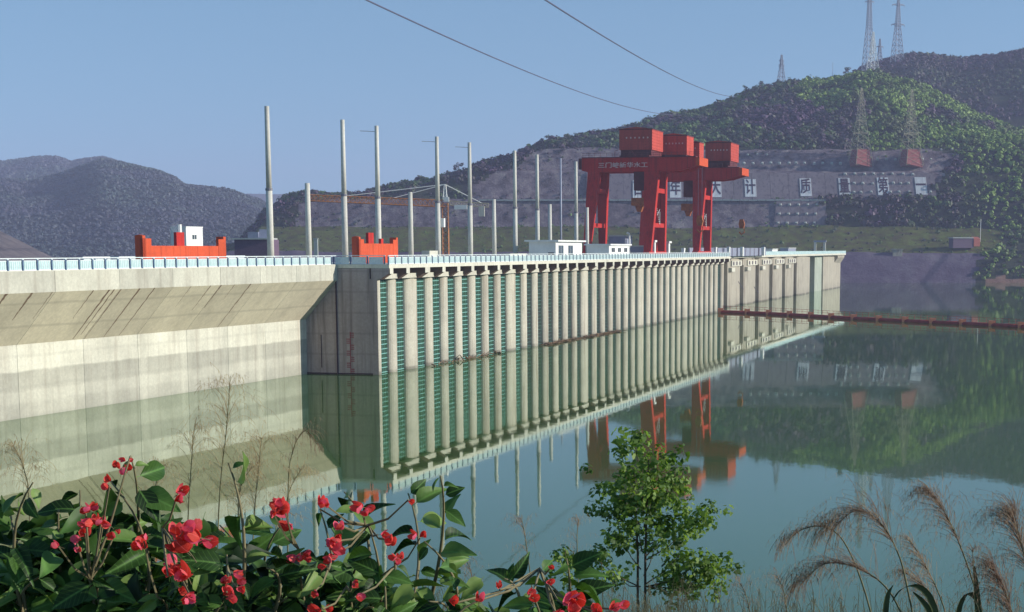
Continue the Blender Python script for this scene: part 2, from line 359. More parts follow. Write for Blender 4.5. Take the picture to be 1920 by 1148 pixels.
mi = np.array([region((pxs[i] + pxs[i + 1]) / 2, (vs_[j] + vs_[j + 1]) / 2) for j in range(NV_ - 1) for i in range(NPX - 1)])
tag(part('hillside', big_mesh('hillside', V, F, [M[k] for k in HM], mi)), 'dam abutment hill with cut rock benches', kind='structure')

def ridge_hill(name, prof, Y, depth, mat, x0, x1, nx=110, rows=22, amp=10.0, seed=0.0, drop=1.0, label=None):
    pxs = np.linspace(x0, x1, nx); vs = np.linspace(0, 1.35, rows); P = []
    for v in vs:
        for px in pxs:
            zr = CAM.z + (HZ - float(interp(prof, px))) * Y / 3334.0
            if v <= 1: yy = Y - depth * (1 - v); z = -6 + (zr + 6) * (math.sin(v * math.pi / 2) ** drop)
            else: yy = Y + depth * (v - 1); z = zr - (v - 1) ** 2 * zr * 4
            X = (px - PPX) * yy / 3334.0
            q = Vector((X * 0.005 + seed, yy * 0.005, seed))
            z += (noise.noise(q) * amp + noise.noise(q * 3) * amp * 0.4) * (1 - abs(min(v, 1) - 0.5) * 1.6)
            P.append((X, yy, z))
    idx = np.arange(nx * rows).reshape(rows, nx)
    F = np.stack([idx[:-1, :-1], idx[:-1, 1:], idx[1:, 1:], idx[1:, :-1]], -1).reshape(-1, 4)
    o = part(name, big_mesh(name, np.array(P), F, mat, smooth=True)); tag(o, label, kind='structure')
    return np.array(P).reshape(rows, nx, 3)
BACK = [(1300, 300), (1480, 190), (1540, 165), (1580, 154), (1620, 132), (1660, 122), (1700, 113), (1740, 115), (1790, 122), (1830, 118), (1870, 113), (1920, 103), (2050, 80), (2300, 70)]
LEFT1 = [(-400, 330), (0, 345), (60, 352), (120, 340), (170, 318), (200, 306), (260, 316), (300, 322), (335, 336), (345, 347), (400, 357), (440, 364), (480, 377), (515, 394), (560, 420), (640, 460), (760, 480)]
LEFT2 = [(-400, 300), (-100, 312), (0, 311), (40, 307), (80, 302), (115, 303), (140, 314), (165, 308), (200, 305), (260, 320), (340, 380), (420, 450), (500, 480)]
FAR = [(-400, 360), (300, 372), (480, 366), (540, 368), (620, 362), (800, 380), (1200, 400)]
back_pts = ridge_hill('back_hill', BACK, 1680, 320, M['soil'], 1280, 2300, amp=14, seed=4.1)
l1 = ridge_hill('near_left_hill', LEFT1, 2500, 800, M['farhill'], -300, 760, amp=26, seed=8.3)
l2 = ridge_hill('far_left_hill', LEFT2, 3500, 700, M['farhill'], -300, 500, amp=26, seed=2.2)
ridge_hill('distant_mountains', FAR, 5600, 700, M['farhill'], -400, 1200, nx=60, rows=10, amp=20, seed=5.5)
# bare grey spoil slope at the far left, below the dam road
mb = MB(); rows = []
for i in range(22):
    px = -260 + i * 20; ys = [428 + max(0, px + 10) * 0.50 + max(0, -px) * 0.1, 520]
    a = at(px, ys[0] + 0.8 * noise.noise(Vector((i * .7, 0, 0))), 520); bq = at(px, 560, 400); cq = at(px, ys[0] + 40, 640)
    rows.append((bq, a, cq))
mb.add([p for r_ in rows for p in r_], [f for i in range(21) for f in ((i * 3, i * 3 + 3, i * 3 + 4, i * 3 + 1), (i * 3 + 1, i * 3 + 4, i * 3 + 5, i * 3 + 2))])
tag(mb.build('spoil_slope', M['gravel'], None, True), 'bare grey gravel slope', kind='structure')

# near bank under the camera (below the frame, carries the foreground plants)
nx, ny = 40, 40; P = []
def bank_z(X, Y): return 17.45 - max(0, Y - 0.5) * 0.34 - 0.006 * max(0, Y) ** 2 + 0.15 * noise.noise(Vector((X * 0.5, Y * 0.5, 0)))
for j in range(ny):
    for i in range(nx):
        X = -30 + 60 * i / (nx - 1); Y = -6 + 46 * j / (ny - 1); P.append((X, Y, bank_z(X, Y)))
idx = np.arange(nx * ny).reshape(ny, nx)
F = np.stack([idx[:-1, :-1], idx[:-1, 1:], idx[1:, 1:], idx[1:, :-1]], -1).reshape(-1, 4)
tag(part('near_bank', big_mesh('near_bank', np.array(P), F, M['bankgrass'], smooth=True)), 'grassy near bank', kind='structure')

# ------------------------------------------------------------------ forests
def clump_cloud(centres, radii, cards, size, flat=0.75, tint=None, rough=0.38):
    """leaf-spray quads spread through the crowns of many trees -> (V, F, tint)"""
    n = len(centres); C = np.repeat(np.asarray(centres), cards, 0); Rr = np.repeat(np.asarray(radii), cards)
    d = RNG.normal(size=(n * cards, 3)); d /= np.linalg.norm(d, axis=1)[:, None]
    rad = RNG.uniform(0.45, 1.0, n * cards) ** 0.6
    lump = 1 + 0.25 * np.sin(d[:, 0] * 5 + C[:, 0]) * np.cos(d[:, 2] * 4 + C[:, 1])
    P = C + d * (Rr * rad * lump)[:, None] * np.array([1, 1, flat])
    nrm = d * np.array([1, 1, 0.8]) + np.array([0.1, 0, 0.45]) + RNG.normal(size=d.shape) * rough; nrm /= np.linalg.norm(nrm, axis=1)[:, None]
    ref = RNG.normal(size=d.shape); a = np.cross(nrm, ref); a /= np.linalg.norm(a, axis=1)[:, None]; b = np.cross(nrm, a)
    s = (size * Rr * RNG.uniform(0.6, 1.3, n * cards))[:, None]
    V = np.stack([P - a * s, P - b * s * 0.7 + a * s * 0.1, P + a * s, P + b * s * 0.7], 1).reshape(-1, 3)
    F = np.arange(n * cards * 4).reshape(-1, 4)
    base = RNG.uniform(0.1, 0.9, n) if tint is None else np.asarray(tint)
    T = np.clip(np.repeat(base, cards) + RNG.normal(size=n * cards) * 0.10, 0, 1)
    return V, F, T
def leaf_object(name, V, F, T, mat, label, kind='stuff', parent=None):
    me = big_mesh(name, V, F, mat)
    at_ = me.attributes.new('tint', 'FLOAT', 'FACE'); at_.data.foreach_set('value', T.astype(np.float32))
    o = part(name, me, parent)
    return tag(o, label, kind=kind)
def patch(x, y, s): return noise.noise(Vector((x * s, y * s, 0.3)))
cen, rad, tin, cenR, radR, tinR = [], [], [], [], [], []
random.seed(11)
tries = 0
while len(cen) + len(cenR) < 21000 and tries < 150000:
    tries += 1
    px = random.uniform(420, 2080); v = random.choice((random.uniform(0.07, 1.0), random.uniform(1.0, 2.12), random.uniform(1.0, 2.12), random.uniform(1.0, 2.12)))
    if px < 1000 and v > 1.2 and random.random() < 0.5: continue
    rg = region(px, v)
    if rg in (3, 4): continue
    if px > 1790 and v < 0.2 and random.random() < 0.3: pass
    if rg == 2 and random.random() > (0.5 if px < 900 else 0.20) + (0.25 if v > 0.85 else 0): continue
    if rg == 2 and 1090 < px < 1750 and 0.62 < v < 0.9: continue
    if rg == 1 and random.random() > 0.5: continue
    p = hill_point(px, v)
    k = random.uniform(1.0, 2.4) * random.choice((1, 1, 1, 1.5)) * (random.uniform(.25, .5) if rg in (1, 2) else 1) * (0.8 if px < 900 else 1)
    if v > 1.85: k *= random.uniform(0.7, 1.15)
    c = (p.x, p.y, p.z + k * 0.55)
    bright = patch(px, v * 300, 0.006) * 0.5 + 0.43 + (0.25 if rg == 1 else 0)
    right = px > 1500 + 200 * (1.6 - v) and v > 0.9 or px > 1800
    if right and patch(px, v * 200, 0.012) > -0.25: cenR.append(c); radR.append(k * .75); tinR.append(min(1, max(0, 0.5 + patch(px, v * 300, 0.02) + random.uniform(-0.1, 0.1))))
    else: cen.append(c); rad.append(k); tin.append(min(1, max(0, bright + patch(px, v * 300, 0.03) * 0.5 + random.uniform(-0.12, 0.12))))
leaf_object('hillside_forest', *clump_cloud(cen, rad, 30, 0.42, tint=tin, rough=0.24), M['forest'], 'shade-toned scrub forest covering the abutment hill')
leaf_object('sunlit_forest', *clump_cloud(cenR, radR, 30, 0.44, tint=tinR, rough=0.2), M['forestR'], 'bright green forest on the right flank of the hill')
def grid_scatter(G, n, vmin, vmax, k0, k1):
    rows, nx = G.shape[:2]; c = []; r_ = []; tt = []
    for _ in range(n):
        a = random.uniform(vmin, vmax) * (rows - 1) / 1.35; i = random.uniform(0, nx - 1.001); j0, i0 = int(a), int(i)
        if j0 >= rows - 1: continue
        p = G[j0, i0] * (1 - (a - j0)) * (1 - (i - i0)) + G[j0 + 1, i0] * (a - j0) * (1 - (i - i0)) + G[j0, i0 + 1] * (1 - (a - j0)) * (i - i0) + G[j0 + 1, i0 + 1] * (a - j0) * (i - i0)
        k = random.uniform(k0, k1); c.append((p[0], p[1], p[2] + k * 0.5)); r_.append(k); tt.append(min(1, max(0, 0.45 + noise.noise(Vector(p) * 0.012) * 0.6 + random.uniform(-.08, .08))))
    return c, r_, tt
a = grid_scatter(back_pts, 4600, 0.45, 1.06, 1.6, 3.4)
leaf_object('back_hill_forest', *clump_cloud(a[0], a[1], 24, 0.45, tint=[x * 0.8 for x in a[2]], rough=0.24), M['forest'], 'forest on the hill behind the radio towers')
a = grid_scatter(l1, 18000, 0.05, 1.04, 1.5, 3.4); b_ = grid_scatter(l2, 7000, 0.3, 1.04, 2.2, 5)
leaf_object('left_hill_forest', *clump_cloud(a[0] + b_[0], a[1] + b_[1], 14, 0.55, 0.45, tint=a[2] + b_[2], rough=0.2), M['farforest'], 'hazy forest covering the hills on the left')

def small_tree(px, py_top, px_off, Y, h, label, sparse=30, w=0.36):
    top = at(px, py_top, Y); base = top - Vector((0, 0, h))
    th = thing('skyline_tree', label, 'tree', base, group='trees standing out on the skyline')
    mb = MB(); mb.tube([(0, 0, -1.5), (0.1, 0, h * 0.45), (0.0, 0.1, h * 0.8)], [h * .035, h * .025, h * .012], 5)
    for k in range(5):
        an = k * 1.3; mb.tube([(0, 0, h * (.4 + .08 * k)), (math.cos(an) * h * .2, math.sin(an) * h * .2, h * (.58 + .08 * k))], [h * .015, h * .006], 4)
    mb.build('trunk', M['bark'], th)
    cs = [(random.gauss(0, h * w * .5), random.gauss(0, h * w * .5), h * random.uniform(.45, .95)) for _ in range(7)]
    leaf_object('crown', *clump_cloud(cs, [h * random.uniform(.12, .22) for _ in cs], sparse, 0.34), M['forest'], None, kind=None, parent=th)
for q in [(860, 305, 0, 1190, 9, 'lone round tree on the ridge left of the tall grey pole'), (733, 341, 0, 1150, 6, 'small leaning tree on the low ridge above the crane jib'),
          (928, 297, 0, 1200, 6, 'small round tree on the ridge above the short pole'), (1031, 254, 0, 1235, 8, 'flat topped tree on the ridge left of the gantry crane'),
          (1065, 248, 0, 1240, 7, 'bushy tree on the ridge beside the flat topped tree'), (1150, 240, 0, 1262, 7, 'thin crowned tree on the ridge just left of the machine house'),
          (1398, 160, 0, 1325, 8, 'dark tree at the shoulder of the high ridge'), (1425, 152, 0, 1325, 7, 'small tree left of the short ridge pylon'),
          (1492, 147, 0, 1335, 7, 'small tree right of the short ridge pylon'), (1590, 126, 0, 1345, 8, 'pale tree left of the white tower base')]:
    small_tree(*q)

# ------------------------------------------------------------------ LEFT DAM
left = thing('gravity_dam', 'cream concrete gravity dam with overhanging crest running out of frame at left', 'dam', (J.x, J.y, 0), RZL)
prof = [(0, -6), (0, 8.35), (-5.3, 14.35), (-5.3, 16.7), (9, 16.7), (9, -6)]      # (y = -n, z)
ts = [-118, -100, -84, -70.5, -57, -44.5, -32, -20.5, -9, 5.2]
for a, b_ in zip(ts[:-1], ts[1:]):
    mb = MB(); mb.prism(prof, a + 0.03, b_ - 0.03)
    mb.m = [0] * len(mb.m)
    # profile side faces come after the two caps: edge 1 is the overhang
    mb.m[2 + 1] = 1
    mb.build('monolith_block', [M['dam'], M['damslope']], left)
mb = MB(); mb.box(-118, 5.2, -4.6, 8.8, -6, 16.4); 
mb2 = MB(); mb2.prism([(0.35, -6), (0.35, 8.5), (-4.9, 14.5), (-4.9, 16.5), (8.6, 16.5), (8.6, -6)], -118, 5.0); mb2.build('joint_filler', M['pipe'], left)
# rusty run-off stains on the overhang, each a thin crust of its own
M['rust'] = simple('runoff_crust', (0.15, 0.095, 0.06), 0.9, 0.5, 1.6, c2=(0.27, 0.20, 0.13))
for px0, wd, ln in [(205, .5, .98), (214, .35, .9), (227, .3, 1.0), (262, .42, 1.0), (290, .3, .98), (395, .25, .55), (415, .35, .5), (470, .42, 1.0), (358, .16, .45), (60, .5, .5), (12, .6, .3), (175, .25, .55), (440, .2, .35), (98, .2, .5)]:
    t0 = tn(px0, 545 - px0 * 0.046, 5.3, J, DL, Vector((DL.y, -DL.x, 0)))[0]
    n_seg = 12; vs = []; fs = []
    for i in range(n_seg + 1):
        f = i / n_seg * ln; y = -5.3 + 5.3 * f; z = 14.35 - 6.0 * f
        wob = 0.15 * noise.noise(Vector((px0, i * 0.8, 0))); wdt = 1.25 * wd * (1 - 0.65 * i / n_seg) * (0.7 + 0.5 * noise.noise(Vector((px0, i * 1.3, 5))))
        o_ = (-0.006 * .75, -0.006 * .66)
        vs += [(t0 + wob - wdt / 2, y + o_[0], z + o_[1]), (t0 + wob + wdt / 2, y + o_[0], z + o_[1])]
    fs = [(2 * i, 2 * i + 1, 2 * i + 3, 2 * i + 2) for i in range(n_seg)]
    mb = MB(); mb.add(vs, fs); mb.build('runoff_stain', M['rust'], left)

# ------------------------------------------------------------------ railings
def bar_panel_mesh(L, h, n_bal):
    mb = MB(); mb.box(-L / 2, L / 2, -0.02, 0.02, 0.16, h - 0.14, 1)
    mb.box(-L / 2, L / 2, -0.06, 0.04, 0.06, 0.16); mb.box(-L / 2, L / 2, -0.06, 0.04, h - 0.14, h - 0.05)
    for i in range(n_bal):
        x = -L / 2 + (i + 0.5) * L / n_bal; mb.box(x - 0.05, x + 0.05, -0.055, -0.02, 0.16, h - 0.14)
    return mb.mesh('rail_panel', [M['railwhite'], M['railpanel']])
PANEL = bar_panel_mesh(2.3, 1.2, 6)
mb = MB(); mb.box(-0.11, 0.11, -0.09, 0.09, 0, 1.22); mb.box(-0.14, 0.14, -0.12, 0.12, 1.22, 1.30, 1); POST = mb.mesh('rail_post', [M['railpost'], M['railwhite']])
PANEL_PALE = PANEL.copy(); PANEL_PALE.materials[1] = M['railwhite']  # whiter copy: light coming through the shaded railing is put into its paint
def railing(label, loc, rz, L, step=2.75, kerb=True, panel=None):
    th = thing('railing', label, 'railing', loc, rz, 'railings along the dam crest')
    n = int(L / step)
    mb = MB(); mb.box(0, L, -0.05, 0.05, 1.32, 1.42); mb.build('handrail', M['railwhite'], th)
    if kerb:
        mb = MB(); mb.box(0, L, -0.14, 0.2, 0, 0.06); mb.build('kerb', M['white_conc'], th)
    for i in range(n):
        part('rail_panel', panel or PANEL, th, ((i + 0.5) * step, 0, 0))
        part('rail_post', POST, th, (i * step, 0, 0))
    part('rail_post', POST, th, (n * step, 0, 0))
    return th
def LW(t, n, z): q = J + DL * t + Vector((DL.y, -DL.x, 0)) * n; return (q.x, q.y, z)
railing('white and blue panel railing along the left dam crest above the sloping overhang', LW(-112, 5.1, 16.7), RZL, 117.2)
railing('thin far side railing of the left dam crest behind the tall poles', LW(-46, -6.5, 16.7), RZL, 44, kerb=False)

# ------------------------------------------------------------------ POWER INTAKE SECTION (piers and trash racks)
intake = thing('intake_dam', 'powerhouse intake block with a row of pale piers and green trash racks', 'dam', (O.x, O.y, 0), RZ)
TEND = 283.5
mb = MB(); mb.box(0, TEND, 1.28, 26, -6, 16.15); mb.box(-0.03, -0.004, 0.03, 1.3, -6, 14.5); mb.prism([(-0.44, 14.51), (1.0, 14.51), (1.0, 16.18), (-1.86, 16.18), (-1.86, 15.4)], -0.03, -0.004); mb.build('intake_wall', M['wall'], intake)  # thin end plates lay the shaded wall tone over pier and lintel ends
mb = MB(); mb.box(-0.05, TEND + 1.2, -1.95, 26.2, 16.2, 16.74); mb.build('deck_slab', M['white_conc'], intake)
rights = []; t_ = 17.9
base_r = [1.7, 8.75, 17.9]
mod = [7.4, 14.8, 22.15, 29.5, 36.8, 44.1, 53.25]
rr = [(1.7, 1.7), (8.75, 3.05), (17.9, 5.1)]
for k in range(5):
    for q, dt in enumerate(mod):
        wd = 5.1 if q == 6 else 3.05
        rr.append((17.9 + 53.25 * k + dt, wd))
rr[-1] = (TEND, 2.0)
random.seed(3)
piers = []
for tr, wd in rr:
    a, b_ = tr - wd, tr
    c = min(0.45, wd * 0.2)
    hw = min(wd / 2, 1.55); dep = 0.85
    arc = [(a + hw - hw * math.cos(q * math.pi / 10), dep - dep * math.sin(q * math.pi / 10)) for q in range(6)] + [(b_ - hw + hw * math.sin(q * math.pi / 10), dep - dep * math.cos(q * math.pi / 10)) for q in range(0 if wd > 3.2 else 1, 6)]
    poly = [(a, 1.3)] + arc + [(b_, 1.3)]
    mb = MB(); mb.vprism(poly[::-1], -6, 14.55); mb.build('pier', M['pier'], intake); piers.append((a, b_))
# lintel over every bay and corbel arm + stub column over every pier
mb = MB(); mb.box(0, TEND, -0.42, 1.0, 14.56, 15.3); mb.build('lintel_beam', M['white_conc'], intake)
for i, (a, b_) in enumerate(piers):
    wd = min(b_ - a, 1.35 if b_ - a < 4.9 else 2.1); bb = b_ + (0 if i else 0.0); aa = bb - wd
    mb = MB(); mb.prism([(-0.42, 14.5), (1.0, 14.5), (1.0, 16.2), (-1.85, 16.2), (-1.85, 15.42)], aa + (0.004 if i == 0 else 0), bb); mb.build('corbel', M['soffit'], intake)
    mb = MB(); mb.box(aa - 0.05 + (0.05 if i == 0 else 0), bb + 0.05, -1.92, -1.852, 15.35, 16.2); mb.build('corbel_face', M['white_conc'], intake)
# trash racks in each gap
def rack_mesh(W_, h, split):
    mb = MB(); mb.box(-W_ / 2, W_ / 2, 0, 0.15, 0, h)
    if not split:
        for k in range(int(h / 0.72)): mb.box(-W_ / 2 + 0.05, W_ / 2 - 0.05, -0.1, -0.002, 0.35 + k * 0.72, 0.47 + k * 0.72, 1)
    for k in range(5): x = -W_ / 2 + (k + 0.5) * W_ / 5; mb.box(x - 0.04, x + 0.04, -0.05, -0.001, 0, h, 0)
    return mb.mesh('trash_rack', [M['rack'], M['rackbar']] if split else [M['rackfar'], M['rackbarfar']])
for i in range(len(piers) - 1):
    a, b_ = piers[i][1], piers[i + 1][0]; W_ = b_ - a
    th = part('trash_rack', rack_mesh(W_ - 0.02, 20.4, i < 10), intake, ((a + b_) / 2, 0.95, -6))
    if i < 10:
        mb = MB(); mb.box(-W_ / 2 + 0.05, W_ / 2 - 0.05, -0.1, -0.051, 0, 0.12); bar = mb.mesh('rack_bar', M['rackbar'])
        for k in range(20): part('rack_bar', bar, th, (random.uniform(-.03, .03), 0, 6.1 + k * 0.72), (0, random.uniform(-0.012, 0.012), 0))
# return wall fittings: gauge, drain pipe, joint
mb = MB()
for k in range(7):
    z0 = 0.1 + k * 0.92; y0 = 4.6 if k % 2 else 4.0
    mb.box(-0.03, -0.004, 4.56, 4.68, z0, z0 + 0.92)
    for j in range(3): mb.box(-0.03, -0.004, min(4.62, y0) - (0 if k % 2 else 0.0), min(4.62, y0) + 0.65, z0 + 0.05 + j * 0.3, z0 + 0.18 + j * 0.3)
mb.build('water_gauge', M['gauge'], intake)
mb = MB(); mb.tube([(-0.12, 6.75, -3), (-0.12, 6.75, 16.3)], 0.12, 8); mb.build('drain_pipe', M['pipe'], intake)
mb = MB(); mb.tube([(-0.07, 9.4, 1.0), (-0.07, 9.4, 6.0)], 0.06, 6); mb.build('thin_pipe', M['pipe'], intake)
mb = MB(); mb.box(-0.05, -0.004, 1.0, 12.5, 0.02, 0.22); mb.build('wet_ledge', M['pipe'], intake)
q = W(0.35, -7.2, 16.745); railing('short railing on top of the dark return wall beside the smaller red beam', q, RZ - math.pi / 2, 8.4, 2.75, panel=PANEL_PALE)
q = W(0.2, 1.75, 16.745); railing('long white and teal railing along the edge of the intake deck', q, RZ, TEND)

# ------------------------------------------------------------------ SPILLWAY SECTION at the far end
spill = thing('spillway_dam', 'set back far dam section with wide sunlit buttresses and slots under its parapet', 'dam', (O.x, O.y, 0), RZ)
NS = -8.0
TE = tn(1575, 520, NS)[0]
mb = MB(); mb.box(TEND + 0.02, TE, -NS + 6.0, -NS + 22, -6, 16.1); mb.build('spillway_wall', M['spill'], spill)
edges = [1353, 1357, 1387.5, 1416.5, 1442.5, 1466.5, 1488, 1518, 1540, 1575]
for i, (xa, xb) in enumerate(zip(edges[:-1], edges[1:])):
    ta = max(TEND + 0.05, tn(xa, 530, NS)[0]) + (0.03 if i else 0.5); tb = tn(xb, 530, NS)[0]
    if i == 7: ta = tn(1527, 530, NS)[0]
    nose = [(ta, -NS - 1.2), (ta + 2.0, -NS - 1.65), (ta + 6, -NS - 1.95), (ta + (tb - ta) * .5, -NS - 1.7), (tb - 6, -NS - 0.8), (tb, -NS + 0.04)] if 0 < i < 7 else [(ta, -NS - (0.7 if i == 8 else 0)), (tb, -NS - 0.05)]
    mb = MB(); mb.vprism(([(ta, -NS + 6.1)] + nose + [(tb, -NS + 6.1)])[::-1], -6, 16.1)
    mb.build('buttress', M['spill'] if i != 7 else M['greenwash'], spill)
    if 1 <= i <= 5:
        mb = MB(); mb.box(ta + 3, tb - 9, -NS - 2.2, -NS - 0.06, 13.4, 15.2)
        mb.build('slot_beam', M['white_conc'], spill)
        mb = MB(); w_ = (tb - 9 - ta - 3)
        for k in range(3):
            mb = MB(); mb.box(ta + 3 + w_ * (k + .35) / 3.2, ta + 3 + w_ * (k + .72) / 3.2, -NS - 2.24, -NS - 2.201, 13.7, 14.9); mb.build('slot', M['door'], spill)
        mb = MB(); mb.box(ta + 1.0, ta + 7, -NS - 2.5, -NS - 0.06, 11.6, 12.9); mb.build('lamp_box', M['white_conc'], spill)
        mb = MB(); mb.tube([(tb - 3, -NS - 0.1, 13.6), (tb - 3, -NS - 0.1, 15.6)], 2.0, 10); mb.build('round_pier_head', M['spill'], spill)
mb = MB(); mb.prism([(-NS - 1.9, 16.14), (-NS - 1.9, 14.9), (-NS - 0.1, 12.2), (-NS + 1.5, 12.2), (-NS + 1.5, 16.14)], TE - 26, TE + 1.0); mb.build('end_corbel', M['spill'], spill)
mb = MB(); mb.box(TEND + 1.3, TE + 1.2, -NS - 2.6, -NS + 22, 16.16, 16.9); mb.build('deck_slab', M['white_conc'], spill)
q = W(TEND + 1.4, NS + 2.4, 16.905); th = thing('parapet', 'pale parapet along the far dam section', 'parapet', q, RZ)
mb = MB(); mb.box(0, TE - TEND, -0.15, 0.15, 0, 1.15); mb.box(0, TE - TEND, -0.22, 0.22, 1.15, 1.3); mb.build('parapet_wall', M['railpanel'], th)
mb = MB()
for k in range(int((TE - TEND) / 4)): mb.box(k * 4, k * 4 + 0.5, -0.2, -0.151, 0, 1.14)
mb.build('parapet_post', M['railwhite'], th)
# diagonal hanging cables in front of the spillway
for x0, y0, x1, y1 in [(1366, 500, 1420, 575), (1400, 520, 1452, 580)]:
    ta, za = tn(x0, y0, NS + 1); tb, zb = tn(x1, y1, NS + 1)
    pts = [Vector(W(ta + (tb - ta) * f, NS + 1.2, za + (zb - za) * f - 0.9 * math.sin(f * math.pi))) for f in [i / 8 for i in range(9)]]
    o_ = pts[0].copy(); mb = MB(); mb.tube([p - o_ for p in pts], 0.1, 5); ob = mb.build('hanging_cable', M['wire']); ob.location = o_
    tag(ob, 'dark cable slanting down the far dam face, ' + ('left one' if x0 < 1380 else 'right one'), 'cable', 'cables on the far dam')

# ------------------------------------------------------------------ floating boom
BP = [(1351, 586.5), (1400, 588), (1450, 590.5), (1515, 594), (1580, 598), (1660, 602), (1740, 606), (1830, 610), (1925, 615), (2050, 623), (2250, 640)]
bw = [atz(x, y, 0) for x, y in BP]
th = thing('floating_boom', 'dark red floating boom with orange joints stretched across the reservoir', 'boom', (bw[0].x, bw[0].y, 0))
L = [0]
for a, b_ in zip(bw[:-1], bw[1:]): L.append(L[-1] + (b_ - a).length)
def along(s):
    for i in range(len(bw) - 1):
        if s <= L[i + 1] or i == len(bw) - 2:
            return bw[i].lerp(bw[i + 1], (s - L[i]) / (L[i + 1] - L[i])) - bw[0]
seg = 6.6 * 1.55; s = 0.0
while s + seg < L[-1]:
    a, b_ = along(s + 0.35), along(s + seg - 0.35); up = Vector((0, 0, 0.18))
    mb = MB(); mb.tube([a + up, b_ + up], 0.60, 8); mb.build('float', M['boom'], th, True)
    c = along(s); mb = MB(); mb.box(c.x - .75, c.x + .75, c.y - .75, c.y + .75, -0.2, 1.35); mb.build('joint', M['boomjoint'], th)
    mb = MB()
    for f in (0.1, 0.35, 0.6, 0.85): p = a.lerp(b_, f); mb.tube([p + up, p + Vector((0, 0, 2.0))], 0.045, 4)
    mb.tube([a + Vector((0, 0, 2.0)), b_ + Vector((0, 0, 2.0))], 0.04, 4); mb.tube([a + Vector((0, 0, 1.4)), b_ + Vector((0, 0, 1.4))], 0.03, 4)
    mb.build('boom_railing', M['boom'], th)
    s += seg

# ------------------------------------------------------------------ driftwood against the racks
random.seed(21)
for k in range(64):
    u_ = random.random()
    t0 = random.choice((random.uniform(20, 60), random.uniform(24, 60), random.uniform(60, 150), random.uniform(88, 148))); n0 = abs(random.gauss(0, 0.45)) + 0.1
    Ls = random.uniform(0.6, 2.6); an = random.gauss(0, 0.7) + RZ; tilt = random.gauss(0.05, 0.2) if random.random() > 0.12 else random.uniform(0.3, 0.7)
    mb = MB(); r0 = random.uniform(0.04, 0.11)
    pts = [(-Ls / 2 + Ls * i / 4, random.uniform(-.1, .1), random.uniform(-.06, .06)) for i in range(5)]
    mb.tube(pts, [r0, r0 * 1.1, r0 * .9, r0 * .75, r0 * .4], 5)
    if random.random() < 0.5: mb.tube([(Ls * .1, 0, 0), (Ls * .25, .5, .45)], [r0 * .5, r0 * .2], 4)
    ob = mb.build('driftwood', M['drift']); ob.location = W(t0, n0, 0.12 + abs(math.sin(tilt)) * Ls * 0.3); ob.rotation_euler = (0, -tilt, an)
    tag(ob, 'brown driftwood stick floating at the foot of the intake piers', 'driftwood', 'driftwood caught against the intake piers')
for k, (ta, tb, w_) in enumerate([(86, 104, 1.3), (100, 132, 1.9), (128, 148, 1.2)]):
    cs = []; mb = MB()
    for i in range(160):
        t0 = random.uniform(ta, tb); c = W(t0, abs(random.gauss(0.7, w_ * .45)), random.uniform(0.02, 0.3)); a_ = random.uniform(0, 6.28); l_ = random.uniform(.4, 1.6)
        dv = Vector((math.cos(a_), math.sin(a_), random.uniform(-.04, .10))) * l_
        mb.tube([c - dv / 2, c + dv / 2], random.uniform(.02, .06), 4)
    tag(mb.build('floating_debris', M['drift']), 'brown mat of floating twigs against the piers', kind='stuff')

# ------------------------------------------------------------------ concrete poles on the crest
def pole(t, n, h, px, label, tall):
    th = thing('concrete_pole', label, 'pole', W(t, n, 16.75), RZ, 'pale concrete poles along the crest')
    r0, r1 = (0.52, 0.38) if tall else (0.47, 0.38)
    lower = h * 0.47 if tall else h
    mb = MB()
    if tall:
        mb.tube([(0, 0, 0), (0, 0, lower)], [r0, r0 * .93], 12); mb.build('lower_shaft', M['pole'], th, True)
        mb = MB(); mb.tube([(0, 0, lower + 0.35), (0, 0, h)], [r1 * 1.12, r1 * .92], 12); mb.build('upper_shaft', M['pole'], th, True)
        mb = MB(); mb.tube([(0, 0, lower + 0.002), (0, 0, lower + 0.35)], r0 * 1.06, 12); mb.build('clamp', M['poleband'], th)
    else:
        mb.tube([(0, 0, 0), (0, 0, h)], [r0, r1], 12); mb.build('shaft', M['pole'], th, True)
    mb = MB(); mb.box(-.6, .6, -.6, .6, -.02, 0.25); mb.build('footing', M['deck'], th)
    return th
TALL = [(-3.1, 'tallest pale pole, leftmost of all, right of the long red beam'), (25.8, 'tall pale pole just left of the smaller red beam'), (40.9, 'tall pale pole rising behind the smaller red beam'),
        (71.6, 'tall pale pole with a white box on its side, beside the orange tower crane mast'), (90.8, 'tall pale pole in front of the tower crane counterweight'), (121.3, 'tall pale pole left of the larger white house'),
        (138.3, 'tall pale pole rising behind the shaded end of the larger white house'), (171.6, 'tall pale pole rising behind the sunlit face of the larger white house')]
ptop = 40.35
for t0, lb in TALL:
    th = pole(t0, -16, ptop - 16.75, 0, lb, True)
    if lb.find('white box') > 0:
        mb = MB(); mb.box(0.3, 1.1, -1.1, -0.3, 6.5, 8.2); mb.build('box', M['white'], th)
    if t0 in (40.9, 71.6, 90.8):
        mb = MB(); mb.tube([(0, 0, 22.6), (-1.2, 2.6, 22.7)], 0.05, 5); mb.build('side_arm', M['poleband'], th)
for t0, lb in [(2.0, 'short pale pole between the two leftmost tall poles'), (46.3, 'short pale pole right of the smaller red beam'), (94.1, 'short pale pole in front of the rock wall, left of the white house'),
               (134.8, 'short bluish pole behind the roof of the larger white house'), (167.2, 'short pale pole close to the left legs of the front gantry crane')]:
    pole(t0, -12, 29.1 - 16.75, 0, lb, False)
th = thing('distant_pole', 'faint bluish thin pole far behind the larger white house', 'pole', at(1052, 470, 640), 0); z0 = th.location.z
h_ = at(1051, 297, 640).z - z0
mb = MB(); mb.tube([(0, 0, -8), (0, 0, h_)], [.42, .3], 10); mb.build('shaft', M['lattice'], th, True)

